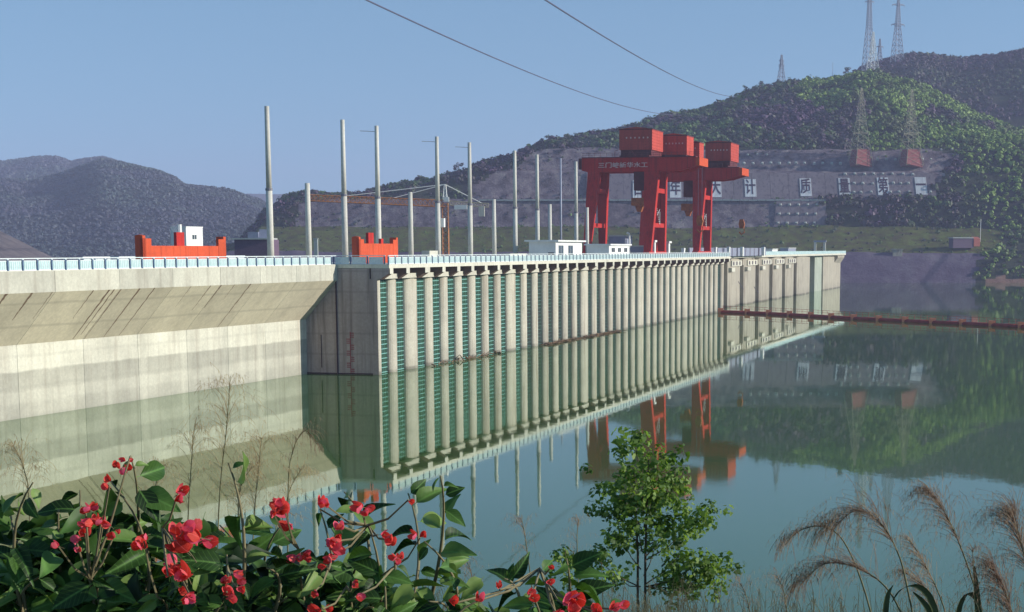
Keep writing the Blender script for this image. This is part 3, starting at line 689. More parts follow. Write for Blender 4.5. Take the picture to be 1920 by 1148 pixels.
# ------------------------------------------------------------------ red lifting beams stored on the crest
def lifting_beam(label, loc, rz, L_, hb, hp, Wd, boxes):
    th = thing('lifting_beam', label, 'lifting beam', loc, rz, 'red lifting beams on the dam crest')
    mb = MB(); mb.box(0.75, L_ - 0.75, 0, 0.3, 0.12, hb); mb.build('front_girder', M['orange'], th)
    mb = MB(); mb.box(0.75, L_ - 0.75, Wd - 0.3, Wd, 0.12, hb); mb.build('rear_girder', M['orange'], th)
    for a, b_ in ((0, 2.1), (L_ - 2.1, L_)):
        mb = MB()
        mb.prism([(-0.04, 0), (Wd + .04, 0), (Wd + .04, hp), (Wd - .5, hp + .12), (.5, hp + .12), (-.04, hp)], a, a + 0.7) if a == 0 else mb.prism([(-0.04, 0), (Wd + .04, 0), (Wd + .04, hp), (-.04, hp)], b_ - 0.7, b_)
        mb.box(min(a, b_ - .7) if a == 0 else a, b_ if a == 0 else b_ - .7, -0.04, 0.34, hb * 0.4, hp - 0.35)
        mb.build('end_post', M['orange'], th)
    for x, w_, h in boxes:
        mb = MB(); mb.box(x, x + w_, Wd * .35, Wd * .75, hb - 0.6, h); mb.build('pulley_housing', M['craneRed'], th)
    mb = MB()
    for k in range(7): x = 1.5 + k * (L_ - 3) / 6; mb.box(x - .1, x + .1, -0.025, -0.003, 0.2, hb - 0.1)
    mb.build('stiffener', M['orange'], th)
    mb = MB(); mb.box(1, L_ - 1, .31, Wd - .31, 0.3, 0.5); mb.build('bottom_plate', M['craneRed'], th)
    return th
nl = 2.6
ta = tn(268, 486, nl, J, DL, Vector((DL.y, -DL.x, 0)))[0]; tb = tn(424, 486, nl, J, DL, Vector((DL.y, -DL.x, 0)))[0]
lifting_beam('long orange red steel lifting beam lying on the left dam crest', LW(ta, nl, 16.75), RZL, tb - ta, 2.75, 4.0, 1.0, [((tb - ta) * .42, 2.0, 4.5)])
ta2 = tn(673, 480, -5.6)[0]; tb2 = tn(746, 480, -5.6)[0]
lifting_beam('smaller orange red steel lifting beam at the start of the intake deck', W(ta2, -5.6, 16.75), RZ, tb2 - ta2, 3.2, 4.2, 1.1, [((tb2 - ta2) * .3, 2.2, 4.9), ((tb2 - ta2) * .62, 1.0, 4.0)])

def house(name, label, loc, rz, L_, Wd, H, over, roof, wins=(), win_h=(1, 2.2), door=None, end_mat='white', rt=0.35):
    """L_ along the crest (sunlit face at y=0 upstream), Wd across"""
    th = thing(name, label, 'house', loc, rz)
    mb = MB(); mb.box(0, L_, 0, Wd, 0, H); mb.build('walls', M[end_mat], th)
    mb = MB(); mb.box(-over, L_ + over, -over, Wd + over, H + 0.002, H + rt); mb.build('roof', M[roof], th)
    for a, b_ in wins:
        mb = MB(); mb.box(a, b_, -0.03, -0.004, *win_h); w_ = mb.build('window', M['glass'], th)
        mb = MB()
        for x0, x1, z0, z1 in ((a - .08, a, win_h[0] - .08, win_h[1] + .08), (b_, b_ + .08, win_h[0] - .08, win_h[1] + .08), (a, b_, win_h[0] - .08, win_h[0]), (a, b_, win_h[1], win_h[1] + .08), ((a + b_) / 2 - .04, (a + b_) / 2 + .04, win_h[0], win_h[1])):
            mb.box(x0, x1, -0.06, -0.032, z0, z1)
        mb.build('frame', M['white'], w_)
    if door:
        mb = MB(); mb.box(-0.05, -0.004, door[0], door[1], 0, door[2]); mb.build('door', M['door'], th)
    return th
def tW(x, n, y=474): return tn(x, y, n)[0]
n0 = -5.0; a, b_ = tW(1042, n0), tW(1091, n0); L_ = b_ - a
house('deck_house', 'larger white flat roofed house with two tall windows on the intake deck', W(a, n0, 16.75), RZ, L_, 6.0, 3.9, 0.8, 'white', [(L_ * .10, L_ * .28), (L_ * .46, L_ * .64)], (0.5, 3.1), (0.4, 1.7, 1.6))
n0 = -5.0; a, b_ = tW(1142, n0), tW(1180, n0); L_ = b_ - a
house('deck_house', 'smaller white house with three square windows next to the front gantry crane', W(a, n0, 16.75), RZ, L_, 5.6, 3.2, 0.5, 'white', [(L_ * .12, L_ * .27), (L_ * .42, L_ * .57), (L_ * .73, L_ * .88)], (1.6, 2.6))
a = tW(1214, -4.5); house('deck_hut', 'low purple grey hut between the smaller white house and the crane legs', W(a, -4.5, 16.75), RZ, 8, 5.2, 2.9, 0.2, 'grayroof', end_mat='bluewall')
a = tW(1172, -11); house('deck_hut', 'blue grey cabin standing behind the smaller white house', W(a, -11, 16.75), RZ, 8, 4.4, 5.6, 0.15, 'grayroof', end_mat='bluewall')
th = thing('vent_pipe', 'short white pipe rising behind the smaller white house', 'pipe', W(tW(1180, -9), -9, 16.75), RZ); mb = MB(); mb.tube([(0, 0, 0), (0, 0, 6.3)], .22, 8); mb.tube([(0, 0, 6.2), (-.5, .5, 6.5)], .28, 8); mb.build('pipe', M['white'], th)
# white box cabin behind the long red beam
nc = -5.0
a = tn(350, 470, nc, J, DL, Vector((DL.y, -DL.x, 0)))[0]; b_ = tn(381, 470, nc, J, DL, Vector((DL.y, -DL.x, 0)))[0]
house('crest_cabin', 'small white cabin with one window behind the long red beam', LW(a, nc, 16.75), RZL, b_ - a, 2.4, 5.3, 0.05, 'white', [((b_ - a) * .35, (b_ - a) * .6)], (3.7, 4.3), rt=0.15)
th = thing('vent_pipe', 'white pipe standing left of the small white cabin', 'pipe', LW(a - 1.8, nc, 16.75), RZL); mb = MB(); mb.tube([(0, 0, 0), (0, 0, 5.7)], .33, 8); mb.build('pipe', M['white'], th)
mb = MB()
for k in range(4): mb.tube([(-.2 * k, .1 * k, 4.4), (-.9 - .35 * k, .3, 6.0 - .2 * k)], .05, 4)
mb.build('bracket', M['lattice'], th)
# white pillars and low wall in front of the crane legs
for x, h, w_, lb in [(1226, 4.6, .7, 'white pillar with a cap between the legs of the front gantry crane'), (1252, 4.4, .9, 'white T topped pillar right of the front crane legs'), (1281, 2.6, .8, 'short white pillar left of the second gantry crane'),
                     (1341, 2.9, .8, 'short white pillar just right of the second gantry crane'), (1366, 3.0, .8, 'white pillar, second to the right of the second gantry crane'), (1391, 3.0, .9, 'white pillar, third to the right of the second gantry crane'), (1431, 3.0, 1.0, 'white pillar at the right end of the blue grey wall')]:
    th = thing('deck_pillar', lb, 'pillar', W(tW(x, -2.5), -2.5, 16.75), RZ, 'white pillars on the intake deck')
    mb = MB(); mb.box(-w_, w_, -w_ / 2, w_ / 2, 0, h - .5); mb.build('shaft', M['white'], th); mb = MB(); k = 1.7 if x in (1226, 1252) else 1.1
    mb.box(-w_ * k, w_ * k, -w_ / 2 * k, w_ / 2 * k, h - .5, h); mb.build('cap', M['white'], th)
a, b_ = tW(1292, -4), tW(1436, -4); th = thing('screen_wall', 'blue grey low wall behind the white pillars', 'wall', W(a, -4, 16.75), RZ)
mb = MB()
mb.box(0, b_ - a, 0, .25, 0, 2.7); mb.build('wall_panel', M['bluewall'], th); mb = MB()
for k in range(16): mb.box(k * (b_ - a) / 16, k * (b_ - a) / 16 + .5, -.12, -.003, 0, 2.6)
mb.build('wall_rib', M['brickdark'], th)
for x, n0, L_, h, lb in [(802, -2.0, 5, .9, 'pale concrete block left lying on the deck beside a tall pole'), (806, -2.8, 4, 1.8, 'thin slab stacked on edge behind the pale concrete block'), (957, -3, 11, 1.2, 'long pale slab lying on the deck left of the larger white house'), (1000, -1.5, 13, .8, 'low pale slab lying in front of the larger white house'), (1116, -1.5, 9, .9, 'low pale slab in front of the smaller white house')]:
    mb = MB(); mb.vprism([(0.1, 0), (L_ - .1, 0), (L_, .1), (L_, 1.4), (L_ - .1, 1.5), (.1, 1.5), (0, 1.4), (0, .1)], 0.25, .25 + h)
    for k in (0.5, L_ - .9): mb.box(k, k + .4, .1, 1.4, 0, .25)
    ob = mb.build('concrete_slab', M['white_conc']); ob.location = W(tW(x, n0), n0, 16.75); ob.rotation_euler = (0, 0, RZ); tag(ob, lb, 'slab', 'loose slabs on the deck')
# far end deck clutter
th = thing('gate_frame', 'small pale portal frame near the far end of the dam', 'frame', W(tn(1530, 468, -14)[0], -14, 16.9), RZ)
mb = MB(); mb.box(0, 1, 0, 1, 0, 5.4); mb.build('post', M['white_conc'], th); mb = MB(); mb.box(0, 1, -4.5, -3.5, 0, 5.4); mb.build('post', M['white_conc'], th); mb = MB(); mb.box(-.2, 1.2, -4.8, 1.2, 5.4, 6.2); mb.build('crossbeam', M['bluewall'], th)
for x, L_, h, lb in [(1448, 14, 2.0, 'low white hut beyond the blue grey wall'), (1478, 22, 2.4, 'low grey green hut in the middle of the far dam deck')]:
    house('deck_hut', lb, W(tn(x, 468, -13)[0], -13, 16.9), RZ, L_, 3.5, h, .2, 'grayroof', end_mat='white' if x < 1460 else 'bluewall')

# ------------------------------------------------------------------ gantry cranes
def text_mesh(body, size, ext, mat, offset=0.0):
    c = bpy.data.curves.new('lettering', 'FONT'); c.body = body; c.size = size; c.extrude = ext; c.offset = offset; c.align_x = 'CENTER'; c.align_y = 'CENTER'
    o = bpy.data.objects.new('lettering', c); COL.objects.link(o)
    me = bpy.data.meshes.new_from_object(o.evaluated_get(bpy.context.evaluated_depsgraph_get()))
    bpy.data.objects.remove(o); bpy.data.curves.remove(c); me.materials.clear(); me.materials.append(mat); return me
def leg_hexa(t0, t1, na0, na1, zb, nb0, nb1, tb0, tb1, zt):
    lo = [(t0, -na0, zb), (t1, -na0, zb), (t1, -na1, zb), (t0, -na1, zb)]; hi = [(tb0, -nb0, zt), (tb1, -nb0, zt), (tb1, -nb1, zt), (tb0, -nb1, zt)]
    return lo, hi
def machine_house(th, t0, t1, n0, n1, z0, z1, name='machine_house'):
    mb = MB(); mb.prism([(-n1, z0), (-n0, z0), (-n0, z1), (-(n0 + n1) / 2, z1 + 0.5), (-n1, z1)], t0, t1); h = mb.build(name, M['houseRed'], th)
    mb = MB(); 
    for k in range(7): z = z0 + 0.4 + k * (z1 - z0 - .8) / 6; mb.box(t0 - .07, t0 - .004, -n1 + .1, -n0 - .1, z, z + .22)
    for k in range(7): z = z0 + 0.4 + k * (z1 - z0 - .8) / 6; mb.box(t0 + .1, t1 - .1, -n1 - .07, -n1 - .004, z, z + .22)
    mb.build('cladding_rib', M['houseRed'], h)
    mb = MB()
    for k in range(6): y = -n1 + 1 + k * (n1 - n0 - 2) / 6; mb.box(t0 - .09, t0 - .071, y, y + .35, (z0 + z1) / 2 + .2, (z0 + z1) / 2 + .6)
    mb.build('vent', M['letter'], h)
    mb = MB(); mb.box(t0 - .15, t1 + .15, -n1 - .15, -n0 + .15, z1 - .22, z1 - 0.02); mb.box(t0 + .3, t1 - .3, -n1 + .3, -n0 - .3, z0 - 1.6, z0 - .002); mb.build('base_frame', M['craneDark'], h)
def gantry(label, t0, letters, house_n, extra):
    th = thing('gantry_crane', label, 'gantry crane', W(t0, 0, 16.75), RZ, 'red gantry cranes on the intake deck')
    ZT = 22.4; ZG = 25.9                                # girder underside / top above the deck
    # portal legs: upstream pair and downstream pair, leaning together along the rails
    for nb_out, nb_in, nt_out, nt_in in ((-2.2, -4.1, -1.7, -5.6), (-20.3, -18.6, -20.8, -17.6)):
        for a0, a1, b0, b1 in ((1.2, 3.0, 8.0, 10.2), (17.6, 19.4, 16.8, 18.6)):
            mb = MB(); mb.hexa(*leg_hexa(a0, a1, nb_out, nb_in, 1.7, nt_out, nt_in, b0, b1, ZT)); mb.build('leg', M['craneRed'], th)
        for f, h in ((0.30, 1.1), (0.73, 1.2)):
            z = 1.7 + (ZT - 1.7) * f; ta = 3.0 + (10.2 - 3.0) * f - .3; tb = 17.6 - 0.8 * f + .3
            na = nb_out + (nt_out - nb_out) * f; nb = nb_in + (nt_in - nb_in) * f
            mb = MB(); mb.box(ta, tb, -max(na, nb) + .25, -min(na, nb) - .25, z, z + h); mb.build('cross_beam', M['craneRed'], th)
        mb = MB(); mb.box(0, 20.5, -max(nb_out, nb_in) + .1, -min(nb_out, nb_in) - .1, 1.0, 1.69); mb.build('sill_beam', M['craneRed'], th)
        for a0 in (0.4, 3.6, 15.6, 18.6):
            nm = (nb_out + nb_in) / 2; mb = MB(); mb.box(a0, a0 + 1.7, -nm - .55, -nm + .55, 0.22, .99); mb.tube([(a0 + .45, -nm - .4, .38), (a0 + .45, -nm + .4, .38)], .36, 10); mb.tube([(a0 + 1.25, -nm - .4, .38), (a0 + 1.25, -nm + .4, .38)], .36, 10)
            mb.build('bogie', M['craneRed'], th)
        mb = MB()                                       # ladder cage and stair inside the upstream portal
        for k in range(9): mb.box(10.5 - k * .35, 11.2 - k * .35, -nb_out - .1, -nb_out + .1, 9 + k * .45, 9.1 + k * .45)
        mb.tube([(11.2, -nb_out - .1, 8.7), (11.2, -nb_out - .1, 12)], .06, 4); mb.tube([(8.0, -nb_out - .1, 11), (11.2, -nb_out - .1, 12.6)], .06, 4)
        mb.build('ladder', M['railwhite'], th)
    # twin girders with tapered upstream cantilever
    for a0, a1 in ((8.0, 10.4), (16.6, 18.8)):
        mb = MB(); mb.prism([(22.4, ZT + .3), (22.4, ZG), (-8.1, ZG), (-8.1, ZT + 1.2), (-4.6, ZT + 0.2), (-1.5, ZT - .1), (20.9, ZT - .1)], a0, a1); mb.build('girder', M['craneRed'], th)
        mb = MB(); mb.box(a0 - .3, a1 + .3, -8.1, 22.4, ZG + .002, ZG + .18); mb.build('walkway', M['craneDark'], th)
    mb = MB(); mb.box(7.7, 19.1, -9.1, -8.11, ZT + 1.3, ZG - .1); mb.build('end_beam', M['orange'], th)  # brighter orange puts the sunlit look of this end into its paint
    mb = MB(); mb.box(7.9, 18.9, 22.41, 23.2, ZT + .6, ZG - .1); mb.build('end_beam', M['craneDark'], th)
    mb = MB()
    for k in range(20): y = -8 + k * 1.58; mb.tube([(7.8, y, ZG + .18), (7.8, y, ZG + 1.2)], .04, 4)
    mb.tube([(7.8, -8, ZG + 1.2), (7.8, 22.2, ZG + 1.2)], .04, 4); mb.tube([(7.8, -8, ZG + .7), (7.8, 22.2, ZG + .7)], .03, 4); mb.build('girder_handrail', M['craneDark'], th)
    n0, n1 = house_n
    machine_house(th, 10.6, 23.5, n0, n1, 28.0, 33.4)
    mb = MB(); mb.box(9.0, 18.5, -n1 + .4, -n0 - .4, ZG + .2, ZG + .6); mb.build('trolley', M['craneDark'], th)
    if extra:
        mb = MB(); mb.box(17.5, 43, -3.4, 5.5, ZG - .6, ZG - .02); mb.box(19, 21, -2, 4, ZT, ZG - .61); mb.build('rear_platform', M['craneDark'], th)
        machine_house(th, 26, 35, -5.5, 1.9, ZG + 1.5, 32.6); machine_house(th, 36.5, 42.5, -4, 3.2, ZG + 1.2, 31.4)
        mb = MB(); mb.tube([(8.2, 13.5, ZG), (8.2, 13.5, 27.6), (8.2, 12.6, 27.9)], .07, 5); mb.tube([(8.2, 10.5, ZG), (8.2, 9.2, 27.9), (8.2, 7.8, ZG + .2)], .07, 5); mb.build('mast', M['craneDark'], th)
    if letters:
        me = text_mesh(letters, 1.5, 0.04, M['letter'], 0.02)
        o = part('lettering', me, th, (7.93, 11.3, ZT + 1.5), (R(90), 0, R(-90))); o.scale = (1.28, 1, 1)
    # hoist blocks
    mb = MB(); mb.box(9.5, 12.5, 5.6, 9.4, 13.6, 15.6); mb.prism([(6.4, 13.6), (8.6, 13.6), (8.0, 12.0), (7.0, 12.0)], 10.3, 11.7); mb.build('hoist_block', M['hook'], th)
    mb = MB(); mb.box(9.0, 13, 5.2, 8.6, 17.5, ZT - .1); mb.build('cable_reel', M['craneDark'], th)
    mb = MB()
    for y in (6.2, 7.0, 8.0, 8.8): mb.tube([(11, y, 15.5), (11, y, ZT)], .05, 4)
    mb.build('hoist_rope', M['wire'], th)
    mb = MB(); mb.prism([(-8.7, 8.4), (-7.5, 8.4), (-7.2, 9.6), (-7.5, 11.0), (-8.6, 11.0), (-9.0, 9.6)], 13.2, 14.3); mb.tube([(13.8, -8.8, 8.2), (13.8, -8.9, 7.2), (13.8, -8.0, 6.7), (13.8, -7.3, 7.3)], .22, 6); mb.build('hook_block', M['hook'], th)
    mb = MB()
    for y in (-8.6, -7.6): mb.tube([(13.8, y, 11), (13.8, y, ZT + 1)], .04, 4)
    mb.build('hook_rope', M['wire'], th)
    return th
gantry('front red gantry crane carrying pale lettering on its girder', 192.5, '三门峡新华水工', (-12.9, -4.1), True)
gantry('rear red gantry crane standing farther along the deck', 255.0, None, (-2.4, 5.2), False)

# ------------------------------------------------------------------ tower crane behind the dam
TC = at(836, 470, 620); TC.z = 6
th = thing('tower_crane', 'orange tower crane with a long jib standing behind the poles', 'tower crane', TC, 0)
zj = at(836, 382, 620).z - 6; zt = at(836, 346, 620).z - 6; k_ = 620 / 3334.0
def lattice(mb, a, b_, w0, w1, n, r0=0.12, up=Vector((0, 0, 1)), br=0.6):
    a, b_ = Vector(a), Vector(b_); d = (b_ - a).normalized()
    ref = Vector((1, 0, 0)) if abs(d.z) > .7 else Vector((0, 0, 1)); e1 = d.cross(ref).normalized(); e2 = d.cross(e1).normalized()
    P = [[a.lerp(b_, i / n) + (e1 * sx + e2 * sy) * (w0 + (w1 - w0) * i / n) / 2 for sx, sy in ((-1, -1), (1, -1), (1, 1), (-1, 1))] for i in range(n + 1)]
    for c in range(4): mb.tube([P[0][c], P[n][c]], r0, 4)
    for i in range(n):
        for c in range(4):
            mb.tube([P[i][c], P[i + 1][(c + 1) % 4]], r0 * br, 3, cap=False); mb.tube([P[i][(c + 1) % 4], P[i + 1][c]], r0 * br, 3, cap=False)
            mb.tube([P[i + 1][c], P[i + 1][(c + 1) % 4]], r0 * br, 3, cap=False)
mb = MB(); lattice(mb, (0, 0, 0), (0, 0, zj), 2.0, 2.0, 16, .16); mb.build('mast', M['cranOrange'], th)
jl = (836 - 588) * k_
mb = MB(); lattice(mb, (0, 0, zj), (-jl, -6, zj + 1.8), 2.3, 2.0, 30, .16); mb.build('jib', M['cranOrange'], th)
mb = MB(); mb.box(-jl * .95, -1, -.2, .2, -.03, .03); ob = mb.build('jib_walkway', M['cranOrange'], th); ob.location = (0, 0, zj - .8); ob.rotation_euler = (0, R(1.9), R(6))
mb = MB(); lattice(mb, (0, 0, zj + .3), (15, 1, zj - .6), 1.4, 1.3, 8, .12); mb.build('counter_jib', M['latticeG'], th)
mb = MB(); lattice(mb, (0, 0, zj + 1), (0, 0, zt), 1.6, .5, 5, .12); mb.build('apex', M['latticeW'], th)
mb = MB()
for fx, dz in ((-jl * .78, 2.2), (-jl * .42, 1.4)): mb.tube([(0, 0, zt), (fx, fx / jl * 6, zj + dz)], .14, 5)
mb.tube([(0, 0, zt), (13, 1, zj)], .14, 5); mb.build('tie_bar', M['latticeW'], th)
mb = MB(); mb.box(3.2, 7.6, -.9, .9, zj - 2.0, zj - .5); mb.build('winch_house', M['white'], th)
mb = MB(); mb.box(-.4, 1.4, -1.6, -.6, zj + .6, zj + 2.2); mb.build('cab', M['white'], th)
mb = MB(); mb.box(11.6, 13.6, -.6, 1.2, zj - 4.4, zj - .9); mb.build('counterweight', M['white_conc'], th)

# ------------------------------------------------------------------ sign wall
wallth = thing('retaining_wall', 'purple grey shotcrete retaining wall under the forest with rows of anchor heads', 'wall', (0, 0, 0))
def wy(z): return float(interp([(48, 1095.0), (49, 1095.6), (66, 1108.6), (67, 1113), (80, 1124.5), (83, 1138)], z)) - 0.9
def wall_strip(x0, x1, z0, z1, step, mat, th=0.5, yoff=0.0):
    n = max(1, int(round((x1 - x0) / step)))
    for i in range(n):
        a, b_ = x0 + (x1 - x0) * i / n + .08, x0 + (x1 - x0) * (i + 1) / n - .08
        ya, yb = wy(z0) + yoff, wy(z1) + yoff
        mb = MB(); mb.hexa([(a, ya, z0), (b_, ya, z0), (b_, ya + th + 1.4, z0), (a, ya + th + 1.4, z0)], [(a, yb, z1), (b_, yb, z1), (b_, yb + th + 1.4, z1), (a, yb + th + 1.4, z1)])
        mb.build('wall_panel', mat, wallth)
def pX(px, Y): return (px - PPX) * Y / 3334.0
wall_strip(pX(1100, 1100), pX(1752, 1100), 48.8, 65.8, 11.5, M['shot'])
mb = MB(); n_ = 40
for i in range(n_):
    a = pX(900, 1095) + (pX(1548, 1095) - pX(900, 1095)) * i / n_; b2 = pX(900, 1095) + (pX(1548, 1095) - pX(900, 1095)) * (i + .94) / n_
    dz = .25 * noise.noise(Vector((i * .6, 0, 0))); mb.box(a, b2, 1090.2, 1095, 48.2 + dz, 49.1 + dz)
mb.build('ledge_kerb', M['anchor'], wallth)
mb = MB(); mb.add([(-.9, 0, -.9), (.9, 0, -.9), (.9, 0, .9), (-.9, 0, .9), (-.5, -.9, -.5), (.5, -.9, -.5), (.5, -.9, .5), (-.5, -.9, .5)], [(0, 1, 5, 4), (1, 2, 6, 5), (2, 3, 7, 6), (3, 0, 4, 7), (4, 5, 6, 7)]); ANC = mb.mesh('anchor_head', M['anchor'])
def zrow(py, Yg): 
    z = 60.0
    for _ in range(6): z = CAM.z + (HZ - py) * wy(z) / 3334.0
    return z
def anchors(xs, py, sc=1.0, parent=wallth):
    for x in xs:
        z = zrow(py + random.uniform(-.6, .6), 1110); part('anchor_head', ANC, parent, (pX(x, wy(z)), wy(z) - .02, z), (R(-35), 0, 0), sc * random.uniform(.85, 1.1))
anchors([1393, 1410, 1427, 1443, 1459, 1477, 1490, 1506, 1524, 1540, 1557, 1573], 309); anchors([1641, 1658, 1675, 1725, 1741], 302); anchors([1400, 1418, 1436], 293, .7); anchors([1760, 1780], 284, .8)
anchors([1582, 1600, 1618, 1635, 1652, 1670, 1690, 1708], 329); anchors([1599, 1615, 1634, 1672, 1686, 1700], 346); anchors([1599, 1612, 1631, 1667, 1683, 1702, 1742], 362)
low = thing('anchored_panel', 'lower grey shotcrete panel studded with three rows of anchor heads', 'wall', (0, 0, 0))
def ly(z): return float(interp([(31, 1083), (32, 1083.5), (39, 1087), (48.5, 1092)], z)) - 1.4
x0, x1 = pX(1452, 1088), pX(1546, 1088)
for i in range(4):
    a, b_ = x0 + (x1 - x0) * i / 4 + .06, x0 + (x1 - x0) * (i + 1) / 4 - .06; sk = 1.2
    mb = MB(); mb.hexa([(a - sk, ly(32), 32), (b_ - sk, ly(32), 32), (b_ - sk, ly(32) + 1.6, 32), (a - sk, ly(32) + 1.6, 32)], [(a + sk, ly(48.5), 48.5), (b_ + sk, ly(48.5), 48.5), (b_ + sk, ly(48.5) + 1.6, 48.5), (a + sk, ly(48.5) + 1.6, 48.5)]); mb.build('wall_panel', M['shot'], low)
for py in (385, 402, 419):
    for k in range(5):
        x = 1460 + k * 17 - (py - 402) * .12; z = CAM.z + (HZ - py) * 1086 / 3334.0; part('anchor_head', ANC, low, (pX(x, ly(z)), ly(z) - .02, z), (R(-25), 0, 0), .95)
SIGN = [(1197, 'hundred', '百', 0.9), (1266, 'year', '年', 0.9), (1341, 'big', '大', 0.9), (1406, 'plan', '计', 0.9), (1509, 'quality', '质', 0.8), (1581.5, 'measure', '量', 0.75), (1653.5, 'order', '第', 0.75), (1724, 'one', '一', 0.95)]
SLB = ['half hidden behind the front gantry crane', 'between the two gantry cranes', 'just right of the rear gantry crane', 'fourth from the left', 'above the lower anchored panel', 'left one among the anchor heads', 'right one among the anchor heads', 'with one short horizontal stroke']
for i, (px, nm, ch, _) in enumerate(SIGN):
    lb_ = SLB[i]
    pyc = 357 - (px - 1197) * 0.0115; zc = zrow(pyc, 1105); hh = 5.4; slope = math.atan2(13.0, 17.0)
    q = Vector((pX(px, wy(zc)), wy(zc) - .05, zc))
    th = thing('sign_panel', f'white hillside panel with a dark painted character, {lb_}', 'sign', q, 0, 'slogan panels on the retaining wall')
    th.rotation_euler = (-slope, 0, 0)
    mb = MB(); mb.box(-3.5, 3.5, -.25, 0, -6.9, 6.9); mb.build('board', M['signwhite'], th)
    me = text_mesh(ch, 6.6, 0.05, M['signink'], 0.12); part('character', me, th, (0, -.32, 0), (R(90), 0, 0), (1.0, 1.85, 1.0))

# ------------------------------------------------------------------ pylons and masts
def pylon(label, px, py_top, py_base, Y, wb, mat, arms, name='pylon', base=None, n=9, wt=0.8, r0=.14, spread=None):
    top, bot = at(px, py_top, Y), at(px, py_base, Y); h = top.z - bot.z
    th = thing(name, label, 'pylon' if name == 'pylon' else 'mast', bot, 0.35)
    mb = MB()
    waist = h * .5
    lattice(mb, (0, 0, -3), (0, 0, waist), wb, wb * .42, max(3, n // 2), r0); lattice(mb, (0, 0, waist), (0, 0, h), wb * .42, wt, n, r0 * .8); mb.build('lattice_body', mat, th)
    for f, l_ in arms:
        mb = MB(); z = h * f
        mb.tube([(-l_, 0, z), (0, 0, z + l_ * .18), (l_, 0, z)], r0, 4); mb.tube([(-l_, 0, z), (0, 0, z - l_ * .1), (l_, 0, z)], r0, 4); mb.tube([(-l_, 0, z), (-l_, 0, z - 1.5)], r0 * .8, 4); mb.tube([(l_, 0, z), (l_, 0, z - 1.5)], r0 * .8, 4); mb.build('cross_arm', mat, th)
    if base:
        mb = MB(); 
        mb.hexa([(-base, -base, -2), (base, -base, -4), (base, base, -4), (-base, base, -4)], [(-base * .7, -base * .7, 7), (base * .7, -base * .7, 7), (base * .7, base * .7, 7), (-base * .7, base * .7, 7)]); mb.build('plinth', M['redearth2'], th)
    return th
M['redearth2'] = simple('red_plinth', (0.30, 0.085, 0.085), 0.8, 0.3, .4)
pylon('short grey pylon alone on the ridge', 1465, 103, 152, 1340, 5.6, M['lattice'], [(.62, 2.2), (.8, 1.8)], r0=.22)
pylon('tallest grey lattice mast on the hilltop, rising out of the frame', 1628, -30, 135, 1500, 9, M['lattice'], [(.80, 4), (.92, 4)], name='lattice_mast', n=16, wt=1.6, r0=.3)
pylon('white legged lattice tower in front of the tall mast', 1636, 60, 140, 1352, 9, M['latticeW'], [], name='lattice_mast', n=8, wt=.9, r0=.2)
pylon('small faint pylon between the two tall hilltop masts', 1649, 73, 122, 1640, 5.5, M['lattice'], [(.7, 3.6)], r0=.28)
pylon('grey lattice pylon with arms on the hilltop, right of the tallest mast', 1682, -12, 120, 1620, 10, M['lattice'], [(.56, 6.5), (.84, 6), (.94, 4.5)], n=14, r0=.32)
pylon('weathered pylon on a red plinth on the slope, left one of the pair', 1613, 165, 302, 1117, 12, M['latticeG'], [(.38, 5), (.55, 3)], base=5.6, n=10, r0=.15)
pylon('weathered pylon on a red plinth on the slope, right one of the pair', 1707, 168, 302, 1117, 12, M['latticeG'], [(.38, 5), (.55, 3)], base=5.6, n=10, r0=.15)
th = thing('ridge_pole', 'thin pole on the ridge between the short pylon and the tall mast', 'pole', at(1561, 150, 1345), 0); mb = MB(); mb.tube([(0, 0, -3), (0, 0, 12.5)], .16, 6); mb.build('shaft', M['lattice'], th)
# overhead conductors
def catenary(label, p0, p1, sag, r_=0.09):
    pts = [p0.lerp(p1, i / 40) - Vector((0, 0, sag * 4 * (i / 40) * (1 - i / 40))) for i in range(41)]
    o_ = pts[0].copy(); mb = MB(); mb.tube([p - o_ for p in pts], r_, 5); ob = mb.build('power_line', M['wire'], None, True); ob.location = o_
    tag(ob, label, 'power line', 'overhead power lines')
catenary('long overhead power line sloping down towards the gantry crane', at(640, -22, 330), at(1280, 216, 1262), 6, .17)
catenary('overhead power line ending at the shoulder of the high ridge', at(985, -24, 330), at(1385, 182, 1322), 5, .17)

# ------------------------------------------------------------------ buildings beyond
q = at(1787, 462, 1038); th = thing('bank_house', 'dark shed with grey roof and red gable on the far right bank', 'house', q, 0.25)
mb = MB(); mb.box(0, 13, 0, 6, -1, 4.6); mb.build('walls', M['brickdark'], th); mb = MB(); mb.box(-.4, 12.6, -.5, 6.5, 4.61, 5.2); mb.build('roof', M['grayroof'], th)
mb = MB(); mb.prism([(-.3, 0), (6.3, 0), (6.3, 4.4), (3, 5.5), (-.3, 4.4)], 13.01, 17); mb.build('gable_end', M['redroof'], th)
th = thing('bank_pole', 'thin white pole beside the shed on the right bank', 'pole', at(1838, 447, 1045)); mb = MB(); mb.tube([(0, 0, -2), (0, 0, 11)], .16, 6); mb.build('shaft', M['latticeW'], th)
q = at(1680, 487, 1030); th = thing('bank_block', 'pale concrete block on the dark bank beyond the dam end', 'concrete block', q, 0); mb = MB(); mb.prism([(-2, -5), (4, -5), (4, 5.5), (0, 5.5)], -2, 3.5); mb.box(-2.4, 3.9, -.6, 4.4, 5.51, 6.2); mb.build('block', M['spill'], th)
